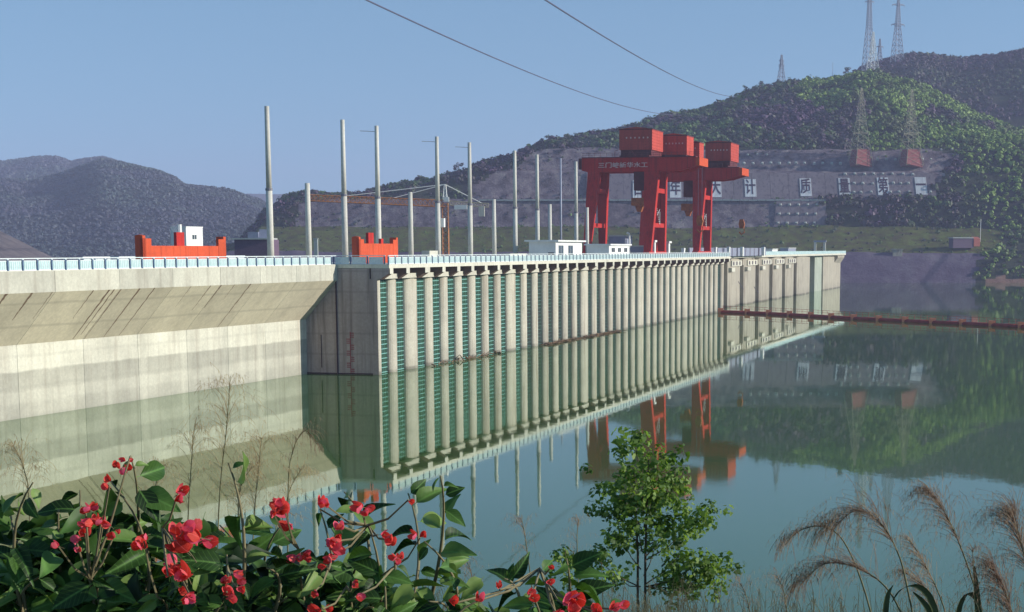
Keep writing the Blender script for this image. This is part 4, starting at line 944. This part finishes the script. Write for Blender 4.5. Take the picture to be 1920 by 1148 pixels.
for x, y, Y, lb in [(1716, 140, 1620, 'tiny pale house among the trees on the back hill, left one'), (1738, 141, 1622, 'tiny pale house among the trees on the back hill, right one')]:
    q = at(x, y, Y); th = thing('hill_house', lb, 'house', q, .2, 'pale houses on the back hill'); mb = MB(); mb.box(-2.5, 3, -4, 0, -4, 4.5); mb.build('walls', M['white'], th); mb = MB(); mb.prism([(-4.4, 4.51), (.4, 4.51), (-2, 6)], -2.8, 3.3); mb.build('roof', M['grayroof'], th)
q = at(440, 475, 420)
th = thing('valley_shed', 'dark shed with a long pale roof edge behind the leftmost tall pole', 'shed', q, 0); k = 420 / 3334.0
mb = MB(); mb.box(0, 9, 0, 8, -8, 3.2); mb.build('walls', M['brickdark'], th); mb = MB(); mb.box(-.6, 8.6, -.5, 8.5, 3.21, 3.55); mb.build('roof', M['grayroof'], th)
mb = MB(); mb.box(3.0, 5.5, 1, 4, 3.56, 5.0); mb.prism([(1, 3.56), (4, 3.56), (2.5, 5.6)], 5.51, 8.2); mb.build('roof_box', M['bluewall'], th)
th = thing('cabinet', 'small grey cabinet behind the short pole at the left', 'cabinet', at(588, 452, 420)); mb = MB(); mb.box(0, .9, 0, .9, -8, .4); mb.box(-.1, 1.0, -.1, 1.0, .41, .6); mb.build('body', M['anchor'], th)
hz = MB(); hz.box(-2900, 1500, -80, 6400, -5.2, 300)
m, t, b = newmat('haze_air'); t.nodes.remove(b)
pv = nd(t, 'ShaderNodeVolumePrincipled'); pv.inputs['Color'].default_value = (0.67, 0.71, 1.0, 1); pv.inputs['Density'].default_value = 0.00018; pv.inputs['Anisotropy'].default_value = 0.0
t.links.new(pv.outputs[0], t.nodes['Material Output'].inputs['Volume'])
tag(hz.build('haze', m), 'thin bluish valley haze', kind='stuff')
# ------------------------------------------------------------------ FOREGROUND PLANTS on the near bank
def randleaf(name, cols, rough, trans, spec, tcol=(1.5, 1.6, 0.6)):
    m, t, b = newmat(name); oi = nd(t, 'ShaderNodeObjectInfo')
    v = coord(t); n = nz(t, v, 3.0, 3)
    ad = nd(t, 'ShaderNodeMath', operation='MULTIPLY_ADD'); t.links.new(n, ad.inputs[0]); ad.inputs[1].default_value = 0.35; t.links.new(oi.outputs['Random'], ad.inputs[2])
    sb = nd(t, 'ShaderNodeMath', operation='SUBTRACT'); t.links.new(ad.outputs[0], sb.inputs[0]); sb.inputs[1].default_value = 0.17
    c = ramp(t, sb.outputs[0], [(i / (len(cols) - 1), q) for i, q in enumerate(cols)])
    sx = nd(t, 'ShaderNodeSeparateXYZ'); t.links.new(v, sx.inputs[0])
    ab = nd(t, 'ShaderNodeMath', operation='ABSOLUTE'); t.links.new(sx.outputs[0], ab.inputs[0])
    k2 = nd(t, 'ShaderNodeMath', operation='SUBTRACT'); t.links.new(sx.outputs[1], k2.inputs[0]); t.links.new(ab.outputs[0], k2.inputs[1])   # side veins run forward from the midrib
    sn = nd(t, 'ShaderNodeMath', operation='SINE'); m8 = nd(t, 'ShaderNodeMath', operation='MULTIPLY'); t.links.new(k2.outputs[0], m8.inputs[0]); m8.inputs[1].default_value = 46; t.links.new(m8.outputs[0], sn.inputs[0])
    vein = mix(t, 1.0, ramp(t, ab.outputs[0], [(0.0, g(0.8)), (0.035, g(0.0))]), ramp(t, sn.outputs[0], [(0.90, g(0)), (1.0, g(0.4))]), 'ADD')
    c = mix(t, vein, c, tuple(min(1, x * 1.7 + 0.01) for x in cols[2]))
    c = mix(t, ramp(t, nz(t, v, 2.2, 5, 0.7), [(0.62, g(0)), (0.74, g(0.55))]), c, tuple(x * 0.45 for x in cols[1]))
    t.links.new(c, b.inputs['Base Color']); b.inputs['Roughness'].default_value = rough; b.inputs['Specular IOR Level'].default_value = spec
    tr = nd(t, 'ShaderNodeBsdfTranslucent'); t.links.new(mix(t, 1.0, c, tcol, 'MULTIPLY'), tr.inputs[0])
    ms = nd(t, 'ShaderNodeMixShader'); ms.inputs[0].default_value = trans
    t.links.new(b.outputs[0], ms.inputs[1]); t.links.new(tr.outputs[0], ms.inputs[2]); t.links.new(ms.outputs[0], t.nodes['Material Output'].inputs[0])
    return m
M['bleaf'] = randleaf('glossy_leaf', [(0.009, 0.024, 0.007), (0.018, 0.048, 0.010), (0.065, 0.14, 0.028), (0.19, 0.27, 0.075)], 0.5, 0.16, 0.2)  # bright top tint puts the look of sunlit leaves into the colour
M['bract'] = randleaf('papery_bract', [(0.50, 0.035, 0.022), (0.70, 0.070, 0.045), (0.78, 0.11, 0.10), (0.80, 0.13, 0.24)], 0.7, 0.36, 0.25, (1.2, 0.9, 0.9))
M['plume'] = leafmat('reed_plume_hair', [(0.085, 0.045, 0.038), (0.14, 0.085, 0.055), (0.20, 0.145, 0.095), (0.30, 0.24, 0.17)], rough=0.8, trans=0.2)
M['dryplume'] = leafmat('dry_grass_hair', [(0.20, 0.12, 0.08), (0.30, 0.23, 0.12), (0.44, 0.36, 0.22)], rough=0.8, trans=0.2)
M['reedstem'] = simple('reed_stem', (0.16, 0.15, 0.07), 0.7, 0.4, 20)
M['reedleaf'] = simple('reed_leaf', (0.075, 0.10, 0.035), 0.5, 0.4, 8)
def leaf_mesh(name, wid, fold, droop, mat, tipk=1.0, nu=7):
    mb = MB(); vs = []; fs = []
    for i in range(nu + 1):
        u = i / nu; w_ = wid * (math.sin(math.pi * u ** 0.72) ** 0.85) * (1 - 0.25 * u) if 0 < u < 1 else 0.012
        y = u; z = -droop * u * u
        for k in (-1, -0.5, 0, 0.5, 1):
            vs.append((k * w_, y, z + abs(k) * w_ * fold + 0.02 * math.sin(u * 9 + k * 2) * (1 if k else 0)))
    for i in range(nu):
        for j in range(4): fs.append((i * 5 + j, i * 5 + j + 1, i * 5 + j + 6, i * 5 + j + 5))
    vs += [(0.008, -0.16, 0.03), (-0.008, -0.16, 0.03), (0.008, 0.03, 0), (-0.008, 0.03, 0)]; n = len(vs); fs.append((n - 4, n - 3, n - 1, n - 2))
    mb.add(vs, fs); return mb.mesh(name, mat, True)
LEAVES = [leaf_mesh('leaf', 0.30, 0.45, 0.30, M['bleaf']), leaf_mesh('leaf', 0.27, 0.7, 0.45, M['bleaf']), leaf_mesh('leaf', 0.33, 0.25, 0.20, M['bleaf']), leaf_mesh('leaf', 0.26, 1.0, 0.65, M['bleaf'])]
def bract_mesh(seed):
    mb = MB(); vs = []; fs = []; nu = 5
    for i in range(nu + 1):
        u = i / nu; w_ = 0.46 * math.sin(math.pi * (0.08 + 0.84 * u) ** 0.9) ** 0.7 + 0.01
        for k in (-1, -.5, 0, .5, 1):
            vs.append((k * w_, u * 0.95, 0.75 * u * u - 0.20 * u + abs(k) ** 2 * 0.22 * w_ + 0.035 * math.sin(5 * u + 3 * k + seed)))
    for i in range(nu):
        for j in range(4): fs.append((i * 5 + j, i * 5 + j + 1, i * 5 + j + 6, i * 5 + j + 5))
    mb.add(vs, fs); return mb.mesh('bract', M['bract'], True)
BRACTS = [bract_mesh(1), bract_mesh(4)]
mb = MB(); mb.tube([(0, 0, -0.9), (0.05, 0, -0.4), (0, 0, 0)], [.03, .03, .045], 5); mb.tube([(0, 0, 0), (0, 0, .35), (.02, 0, .55)], [.05, .05, .08], 5); BLOSTEM = mb.mesh('blossom', M['twig'])
def basis(y, z):
    y = Vector(y).normalized(); z = Vector(z); x = y.cross(z)
    if x.length < 1e-4: x = y.cross(Vector((0.3, 0.5, 1)))
    x.normalize(); z = x.cross(y); return Matrix((x, y, z)).transposed()
def shrub(label, base_px, tips, n_leaf, blossoms, Y0=2.95, seed=1, leafpx=(42, 84), inner_n=420, inner_top=1000):
    random.seed(seed)
    org = at(base_px, 1300, Y0); org.z = bank_z(org.x, org.y) - 0.05
    th = thing('bougainvillea', label, 'shrub', org, 0, 'bougainvillea shrubs in the foreground')
    anchors_ = []; count = [0]
    for ti, tip in enumerate(tips):
        px, py = tip[0], tip[1]; Yt = Y0 + random.uniform(-.28, .35) if len(tip) < 3 else tip[2]
        T = at(px, py, Yt); b0 = at(base_px + (px - base_px) * 0.55 + random.uniform(-25, 25), 1310, Y0 + random.uniform(-.1, .25))
        mid = b0.lerp(T, 0.55) + Vector((random.gauss(0, .07), random.uniform(-.1, .1), random.uniform(0.0, .08)))
        pts = [b0.lerp(mid, f).lerp(mid.lerp(T, f), f) for f in [i / 12 for i in range(13)]]
        root = org + Vector((random.uniform(-.06, .06), random.uniform(-.06, .06), 0))
        mb = MB(); full = [root - org, (root.lerp(b0, .6) + Vector((0, .03, 0))) - org] + [p - org for p in pts]
        mb.tube(full, [.009, .007] + [0.0052 - 0.0038 * i / 12 for i in range(13)], 5); mb.build('branch', M['twig'], th, True)
        nl_ = n_leaf if len(tip) < 4 else tip[3]
        count[0] += nl_
        for k in range(nl_):
            f = 1 - (k + random.random() * .6) / nl_ * 0.72
            i = min(int(f * 12), 11); p = pts[i].lerp(pts[i + 1], f * 12 - i); tg = (pts[min(i + 1, 12)] - pts[i]).normalized()
            side = Vector((random.gauss(0, 1), random.gauss(0, 1) * .8, random.gauss(0, .5))); side -= tg * side.dot(tg); side.normalize()
            d = (side + tg * random.uniform(.0, .7) + Vector((0, 0, random.uniform(-.75, .15)))).normalized()
            up = Vector((random.gauss(0.25, .5), random.gauss(-.55, .5), random.uniform(.15, 1)))
            s = random.uniform(*leafpx) * p.y / 3334.0 * (0.62 if f > .93 else 1)
            o = part('leaf', random.choice(LEAVES), th); o.matrix_local = Matrix.Translation(p + d * s * .14 - org) @ basis(d, up).to_4x4() @ Matrix.Scale(s, 4)
        anchors_ += pts[5:]
    # inner leaves past the pickable ones, one joined part
    acc = MB(); src = LEAVES[0]; sv = [v.co.copy() for v in src.vertices]; sf = [tuple(p.vertices) for p in src.polygons]
    inner = [p for p in anchors_]
    for k in range(inner_n):
        p = random.choice(inner) + Vector((random.gauss(0, .05), random.gauss(.12, .08), random.gauss(-.10, .06)))
        pj = p - CAM
        if HZ - 3334.0 * pj.z / pj.y < inner_top: continue
        d = Vector((random.gauss(0, 1), random.gauss(0, 1), random.gauss(-.3, .6))).normalized(); s = random.uniform(*leafpx) * p.y / 3334.0
        mt = Matrix.Translation(p - org) @ basis(d, Vector((random.gauss(.2, .5), random.gauss(-.5, .5), random.uniform(.1, 1)))).to_4x4() @ Matrix.Scale(s, 4)
        acc.add([mt @ v for v in sv], sf)
    if acc.f: tag(acc.build('inner_leaves', M['bleaf'], th, True), kind='stuff')
    for q in blossoms:
        px, py, rpx, n = q[:4]; big = q[4] if len(q) > 4 else 34
        Yb = Y0 - random.uniform(.2, .36)
        for k in range(max(1, int(n * .72 + .5))):
            an = random.uniform(0, 6.28); rr_ = rpx * .9 * math.sqrt(random.random()) if n > 1 else 0
            p = at(px + math.cos(an) * rr_, py + math.sin(an) * rr_, Yb + random.uniform(-.06, .06)); s = big * random.uniform(.7, 1.15) * p.y / 3334.0 * .50
            ax = Vector((random.gauss(0, .6), random.gauss(-.7, .5), random.uniform(-.3, 1))).normalized()
            o = part('blossom', BLOSTEM, th); mat_ = Matrix.Translation(p - org) @ basis(ax.cross(Vector((.3, .9, .2))), ax).to_4x4() @ Matrix.Scale(s, 4); o.matrix_local = mat_
            for j in range(3):
                c = part('bract', BRACTS[j % 2], o); c.rotation_euler = (random.uniform(.35, .95), random.uniform(-.2, .2), j * 2.094 + random.uniform(-.25, .25)); c.scale = (1.1, 1.1, 1.1)
        # twig that carries the cluster
        p = at(px, py, Yb); best = min(anchors_, key=lambda a_: (a_ - p).length); mb = MB(); mb.tube([best - org, best.lerp(p, .5) - org + Vector((0, 0, -.01)), p - org], [.0022, .0018, .0014], 4); mb.build('twig', M['twig'], th)
shrub('leafy bougainvillea shrub in the bottom left corner with small scattered red bracts', 140,
      [(245, 856, 2.9), (205, 900), (150, 920), (62, 905, 2.8), (15, 940), (110, 955), (190, 962), (238, 985), (40, 1000), (135, 1012), (212, 1040), (278, 1030), (85, 1075), (0, 1060), (170, 1085), (258, 1090), (295, 1120), (40, 1125), (120, 1130), (220, 1140)], 14,
      [(228, 880, 16, 4, 26), (205, 912, 12, 3, 28), (160, 950, 16, 5, 30), (190, 975, 26, 8, 30), (160, 1000, 18, 5, 30), (215, 1000, 14, 3, 26), (270, 1015, 20, 4, 38), (145, 1020, 12, 3, 26), (110, 1025, 8, 1, 24), (242, 862, 14, 3, 18)], 2.95, 5, inner_n=900, inner_top=960)
shrub('bougainvillea shrub with a tall bare stem and the large pink red flower clusters', 385,
      [(428, 868, 2.75, 7), (305, 990), (350, 1005), (412, 985), (425, 1040), (385, 1085), (455, 1085), (500, 1065), (330, 1100), (420, 1120), (480, 1130), (525, 1110), (360, 1140), (445, 1145)], 12,
      [(332, 930, 10, 3, 46), (340, 1015, 28, 9, 52), (345, 1055, 30, 9, 50), (372, 1010, 16, 4, 46), (315, 1080, 12, 3, 40), (355, 1115, 20, 5, 36), (430, 1085, 14, 4, 32), (425, 1110, 14, 4, 34), (445, 1100, 10, 3, 30)], 2.85, 9, inner_top=1015)
shrub('bougainvillea shrub with a drooping tip and red flowers in front of the water', 655,
      [(826, 893, 2.9, 12), (795, 1015, 2.95, 9), (765, 925), (645, 922), (600, 955), (528, 985), (690, 985), (560, 1030), (620, 1055), (682, 1050), (742, 1060), (580, 1090), (650, 1100), (722, 1100), (540, 1120), (700, 1140), (600, 1140), (770, 1112), (805, 1128)], 10,
      [(532, 950, 16, 5, 46), (512, 962, 8, 2, 26), (600, 955, 12, 3, 34), (608, 945, 6, 2, 26), (680, 962, 12, 4, 36), (766, 937, 6, 2, 26), (788, 1008, 12, 3, 34), (543, 993, 10, 2, 36), (637, 985, 12, 2, 30), (630, 1015, 18, 5, 38), (625, 1040, 16, 4, 38), (560, 1045, 18, 5, 36), (708, 1003, 10, 2, 34), (730, 1012, 12, 3, 36), (740, 1052, 16, 4, 36), (590, 1110, 10, 2, 34), (605, 1142, 12, 3, 36), (663, 1095, 8, 2, 24), (612, 1060, 8, 2, 26), (665, 1120, 8, 2, 26)], 3.0, 17, (38, 72), 300, 1075)
shrub('small bougainvillea shoot with pink bracts at the bottom edge, left of the sapling', 985,
      [(1062, 1048, 2.9, 9), (1012, 1066), (945, 1085), (1085, 1108), (905, 1125, 2.9, 4), (1000, 1120), (1040, 1135), (1060, 1140)], 7,
      [(893, 1128, 8, 2, 44), (850, 1132, 6, 2, 30), (937, 1106, 8, 2, 32), (1033, 1064, 6, 2, 24), (1028, 1092, 5, 1, 26), (992, 1120, 10, 3, 36), (1070, 1140, 26, 6, 60), (1110, 1146, 10, 2, 50), (1155, 1143, 10, 3, 40), (1040, 1146, 12, 2, 50)], 2.8, 23, (44, 78), 60, 1090)

# sapling
Ys = 14.0
base = at(1205, 1280, Ys); base.z = bank_z(base.x, base.y)
th = thing('sapling', 'young leafy tree with two thin stems standing in front of the blue water', 'tree', base)
random.seed(4)
for bx, tx, ty in ((1194, 1188, 880), (1208, 1216, 860)):
    p0 = at(bx, 1280, Ys); p0.z = base.z - .1; mid = at(bx + 2, 1040, Ys); tp = at(tx, ty, Ys)
    mb = MB(); mb.tube([p0 - base, mid.lerp(p0, .3) - base, mid - base, mid.lerp(tp, .55) - base, tp - base], [.016, .014, .011, .008, .004], 6); mb.build('stem', M['bark'], th, True)
CL = [(1205, 880, 62, 46, 12), (1190, 830, 26, 22, 4), (1155, 925, 42, 34, 6), (1225, 930, 64, 44, 11), (1265, 915, 40, 40, 6), (1145, 960, 34, 24, 4), (1195, 975, 52, 34, 8), (1255, 985, 46, 34, 6), (1320, 962, 30, 24, 4), (1290, 990, 34, 24, 4),
      (1230, 1020, 40, 26, 5), (1165, 1008, 26, 20, 3), (1340, 1060, 34, 24, 4), (1300, 1065, 48, 28, 7), (1240, 1085, 34, 26, 4), (1330, 1095, 38, 26, 5), (1290, 1105, 30, 22, 3), (1120, 1050, 26, 24, 3), (1060, 1062, 24, 28, 3), (1160, 1085, 20, 18, 2), (1280, 1035, 28, 18, 2)]
cs, rs, ts_ = [], [], []
for px, py, rx, ry, n in CL:
    c = at(px, py, Ys + random.uniform(-.12, .12))
    if px > 1100:
        mb = MB(); st = at(1205 + (px - 1205) * .08, min(py + 60, 1100), Ys); mb.tube([st - base, st.lerp(c, .5) - base + Vector((0, 0, -.03)), c - base], [.006, .004, .002], 4); mb.build('limb', M['bark'], th)
    for k in range(int(n * 3.2)):
        cs.append((at(px + random.gauss(0, rx * .56), py + random.gauss(0, ry * .56), Ys + random.gauss(0, .13)) - base)[:]); rs.append(random.uniform(.045, .085)); ts_.append(min(1, max(0, random.gauss(.45, .25))))
V, Fq, T = clump_cloud(cs, rs, 20, 0.33, 0.9, ts_)
leaf_object('crown', V, Fq, T, M['sapling'], None, kind=None, parent=th)
for px0, lb in ((1062, 'thin weed with a leafy head left of the sapling'), (1128, 'small leafy weed just left of the sapling stems')):
    b0 = at(px0 + 6, 1290, 11.5); b0.z = bank_z(b0.x, b0.y); wd = thing('weed', lb, 'weed', b0, 0); tp = at(px0, 1050, 11.5)
    mb = MB(); mb.tube([Vector((0, 0, -.05)), (tp - b0) * .5 + Vector((.03, 0, 0)), tp - b0], [.007, .005, .002], 5); mb.build('stem', M['twig'], wd)
    cs = [((tp - b0) + Vector((random.gauss(0, .06), random.gauss(0, .05), random.gauss(-.05, .09))))[:] for _ in range(9)]
    leaf_object('foliage', *clump_cloud(cs, [.05] * 9, 18, .34, .9), M['sapling'], None, kind=None, parent=wd)

# reeds
def ribbon(acc, pts, w0, w1, tint, side):
    n = len(pts); o = len(acc[0])
    for i, p in enumerate(pts):
        w_ = w0 + (w1 - w0) * i / (n - 1); acc[0].append(p - side * w_); acc[0].append(p + side * w_)
    for i in range(n - 1): acc[1].append((o + 2 * i, o + 2 * i + 1, o + 2 * i + 3, o + 2 * i + 2)); acc[2].append(tint)
def smooth_path(P, n=24):
    out = []
    for i in range(n + 1):
        f = i / n * (len(P) - 1); k = min(int(f), len(P) - 2); u = f - k
        p0, p1, p2, p3 = P[max(k - 1, 0)], P[k], P[k + 1], P[min(k + 2, len(P) - 1)]
        out.append(0.5 * ((2 * p1) + (p2 - p0) * u + (2 * p0 - 5 * p1 + 4 * p2 - p3) * u * u + (3 * p1 - p0 - 3 * p2 + p3) * u ** 3))
    return out
def reed(label, path, Y, n, lenpx, head=0.5, mat='plume', drift=-0.25, wid=0.0012, seed=0, spread=0.0, blades=(), group='feathery reeds in the foreground', tint0=.4):
    random.seed(seed + 100)
    P = [at(x, y, Y + i * 0.03) for i, (x, y) in enumerate(path)]; b0 = P[0].copy(); b0.z = bank_z(b0.x, b0.y) - .03
    th = thing('reed', label, 'reed', b0, 0, group)
    sp = smooth_path(P); k_ = Y / 3334.0
    mb = MB(); mb.tube([Vector((0, 0, 0))] + [p - b0 for p in sp], [.006] + [.0045 - .0035 * i / len(sp) for i in range(len(sp))], 5); mb.build('stem', M['reedstem'], th, True)
    acc = ([], [], [])
    for i in range(int(n * 0.55)):
        f = head + (1 - head) * random.random(); j = min(int(f * (len(sp) - 1)), len(sp) - 2); p = sp[j].lerp(sp[j + 1], random.random())
        tg = (sp[j + 1] - sp[j]).normalized(); L_ = random.uniform(.45, 1.15) * lenpx * 1.45 * k_ * (1 - .55 * max(0, (f - .75) / .25))
        d = (tg * random.uniform(.2, .75) + Vector((random.gauss(drift, .35) + random.choice((-1, 1)) * spread * random.random(), random.gauss(0, .4), random.uniform(-.05, .45)))).normalized()
        pts = [p.copy()]; q = p.copy()
        for s in range(5):
            q = q + d * L_ / 5; d = (d + Vector((0, 0, -.26 - .14 * s))).normalized(); pts.append(q.copy())
        ribbon(acc, [a_ - b0 for a_ in pts], wid, wid * .5, min(1, max(0, random.gauss(tint0, .25))), Vector((.75, .66, .15)).normalized())
        # short spikelets hanging along the strand
        for s in (2, 3, 4):
            e = pts[s] + Vector((random.gauss(0, .004), random.gauss(0, .004), -.016 * k_ / .0018)); ribbon(acc, [pts[s] - b0, e - b0], wid * .9, wid * .3, min(1, max(0, random.gauss(tint0 + .1, .25))), Vector((.75, .66, 0)))
    V = np.array([v[:] for v in acc[0]]); leaf_object('plume', V, np.array(acc[1]), np.array(acc[2]), M[mat], None, kind=None, parent=th)
    for bl in blades:
        bp = smooth_path([at(x, y, Y + .02) - b0 for x, y in bl], 12); a2 = ([], [], [])
        mb = MB(); vs = []; fs = []
        for i, p in enumerate(bp):
            w_ = .010 * math.sin(math.pi * min(1, .18 + .8 * i / 12)) + .001; vs += [p - Vector((w_, 0, w_ * .5)), p + Vector((0, .004, 0)), p + Vector((w_, 0, w_ * .5))]
        for i in range(12): fs += [(3 * i, 3 * i + 1, 3 * i + 4, 3 * i + 3), (3 * i + 1, 3 * i + 2, 3 * i + 5, 3 * i + 4)]
        mb.add(vs, fs); mb.build('leaf_blade', M['reedleaf'], th, True)
reed('reddish reed bending left low over the water, plume hanging in a fringe', [(1730, 1260), (1690, 1150), (1655, 1095), (1600, 1062), (1545, 1058), (1505, 1092)], 6.0, 330, 85, .42, seed=1, blades=[[(1655, 1260), (1662, 1130), (1674, 1098)], [(1775, 1260), (1752, 1140), (1722, 1100), (1690, 1105), (1672, 1130)]])
reed('tall reed with the largest arching brown plume at the right', [(1735, 1270), (1705, 1120), (1685, 1040), (1650, 980), (1605, 958), (1568, 985)], 6.2, 420, 105, .45, seed=2, blades=[[(1790, 1260), (1745, 1150), (1712, 1110)]])
reed('thin reed whose sparse plume sweeps farthest left', [(1660, 1270), (1625, 1120), (1585, 1020), (1545, 988), (1500, 995), (1472, 1022)], 6.6, 150, 62, .55, seed=3)
reed('tall reddish reed standing nearly upright below the hill reflection', [(1870, 1270), (1830, 1110), (1795, 1010), (1765, 950), (1742, 922)], 6.4, 330, 80, .45, seed=4, drift=-.2)
reed('faint pale reed between the two largest plumes', [(1800, 1270), (1770, 1140), (1735, 1060), (1705, 1012)], 7.5, 200, 60, .45, seed=5, tint0=.65)
reed('dense red brown reed at the right edge, upper one', [(1960, 1270), (1935, 1100), (1912, 1010), (1900, 965)], 5.6, 420, 95, .40, seed=6, tint0=.3)
reed('dense red brown reed at the right edge, lower one', [(1930, 1290), (1905, 1180), (1885, 1110), (1862, 1062)], 5.8, 420, 85, .30, seed=7, tint0=.3)
reed('thin reed with narrow dark spikes left of the right edge', [(1850, 1280), (1835, 1140), (1826, 1075), (1824, 1030)], 6.0, 50, 40, .6, seed=8, drift=0, blades=[[(1790, 1280), (1795, 1160), (1812, 1114), (1832, 1125), (1842, 1160)], [(1838, 1200), (1832, 1120), (1827, 1062)]])
reed('bushy low reed filling the lower right between the spikes and the big plumes', [(1800, 1300), (1770, 1180), (1740, 1110), (1700, 1075)], 6.9, 240, 70, .35, seed=18, tint0=.55)
for i, (path, n, ln, lb) in enumerate([([(1010, 1290), (1000, 1130), (985, 1010), (978, 975)], 70, 46, 'faint wispy grass head over the water, left of the sapling'),
        ([(905, 1290), (895, 1150), (882, 1070), (868, 1045)], 80, 50, 'faint wispy grass head above the bottom pink bracts'),
        ([(1085, 1290), (1085, 1130), (1082, 1010), (1086, 975)], 60, 40, 'faint wispy grass head beside the left edge of the sapling crown'),
        ([(1420, 1290), (1410, 1180), (1400, 1120), (1385, 1090)], 90, 50, 'low wispy grass head right of the sapling'),
        ([(1480, 1290), (1478, 1180), (1470, 1110), (1455, 1080)], 90, 50, 'low wispy grass head between the sapling and the reeds')]):
    reed(lb, path, 8.5, n, ln, .5, seed=30 + i, drift=-.15, wid=.0009, spread=.6, group='wispy grass heads over the water', tint0=.6)
for i, (path, n, ln, sp_, lb) in enumerate([([(402, 1290), (410, 960), (425, 800), (432, 705)], 170, 75, 1.0, 'tall tan grass head in front of the left dam reflection'),
        ([(60, 1290), (55, 960), (45, 880), (25, 835)], 150, 60, .6, 'tan drooping grass head at the far left edge'),
        ([(540, 1290), (540, 940), (548, 850), (572, 808), (596, 835)], 90, 40, .2, 'dark arching grass head by the corner of the return wall reflection'),
        ([(470, 1290), (475, 1000), (485, 880), (490, 820)], 170, 70, .9, 'tan grass head right of the tallest tan grass'),
        ([(350, 1290), (352, 1000), (358, 880), (365, 800)], 120, 60, .9, 'tan grass head left of the tallest tan grass'),
        ([(510, 1290), (520, 1050), (540, 930), (565, 880)], 150, 60, .8, 'tan grass head above the middle red flowers'),
        ([(440, 1290), (445, 1030), (450, 920), (470, 880)], 150, 60, .8, 'tan grass head behind the tall bare bougainvillea stem'),
        ([(300, 1290), (290, 1050), (290, 930), (300, 870)], 120, 60, .8, 'tan grass head left of the pink flower')]):
    reed(lb, path, 8.0, n, ln, .42, mat='dryplume' if i != 2 else 'plume', seed=50 + i, drift=0.0, wid=.0010, spread=sp_, group='tan grass heads in front of the left dam', tint0=.5)
# dry grass tuft mass along the bottom
acc = ([], [], [])
random.seed(77)
for k in range(800):
    px = random.choice((random.uniform(1080, 1560), random.uniform(740, 900), random.uniform(1100, 1330), random.uniform(1400, 1940))); Y = random.uniform(8, 12)
    hpx = random.triangular(0, 80, 4); b0 = at(px, 1185, Y); tp = at(px + random.gauss(-6, 16), 1150 - hpx, Y); md = b0.lerp(tp, .6) + Vector((random.gauss(0, .01), 0, .02))
    ribbon(acc, [b0, md, tp], .0016, .0006, min(1, max(0, random.gauss(.5, .3))), Vector((1, 0, .2)))
    if random.random() < .5:
        for j in range(5): e = tp + Vector((random.gauss(0, .02), random.gauss(0, .02), random.uniform(-.05, .02))); ribbon(acc, [tp.lerp(md, j * .06), e], .0012, .0005, min(1, max(0, random.gauss(.5, .3))), Vector((1, 0, 0)))
leaf_object('dry_grass', np.array([v[:] for v in acc[0]]), np.array(acc[1]), np.array(acc[2]), M['dryplume'], 'dry grass along the bottom edge of the bank')
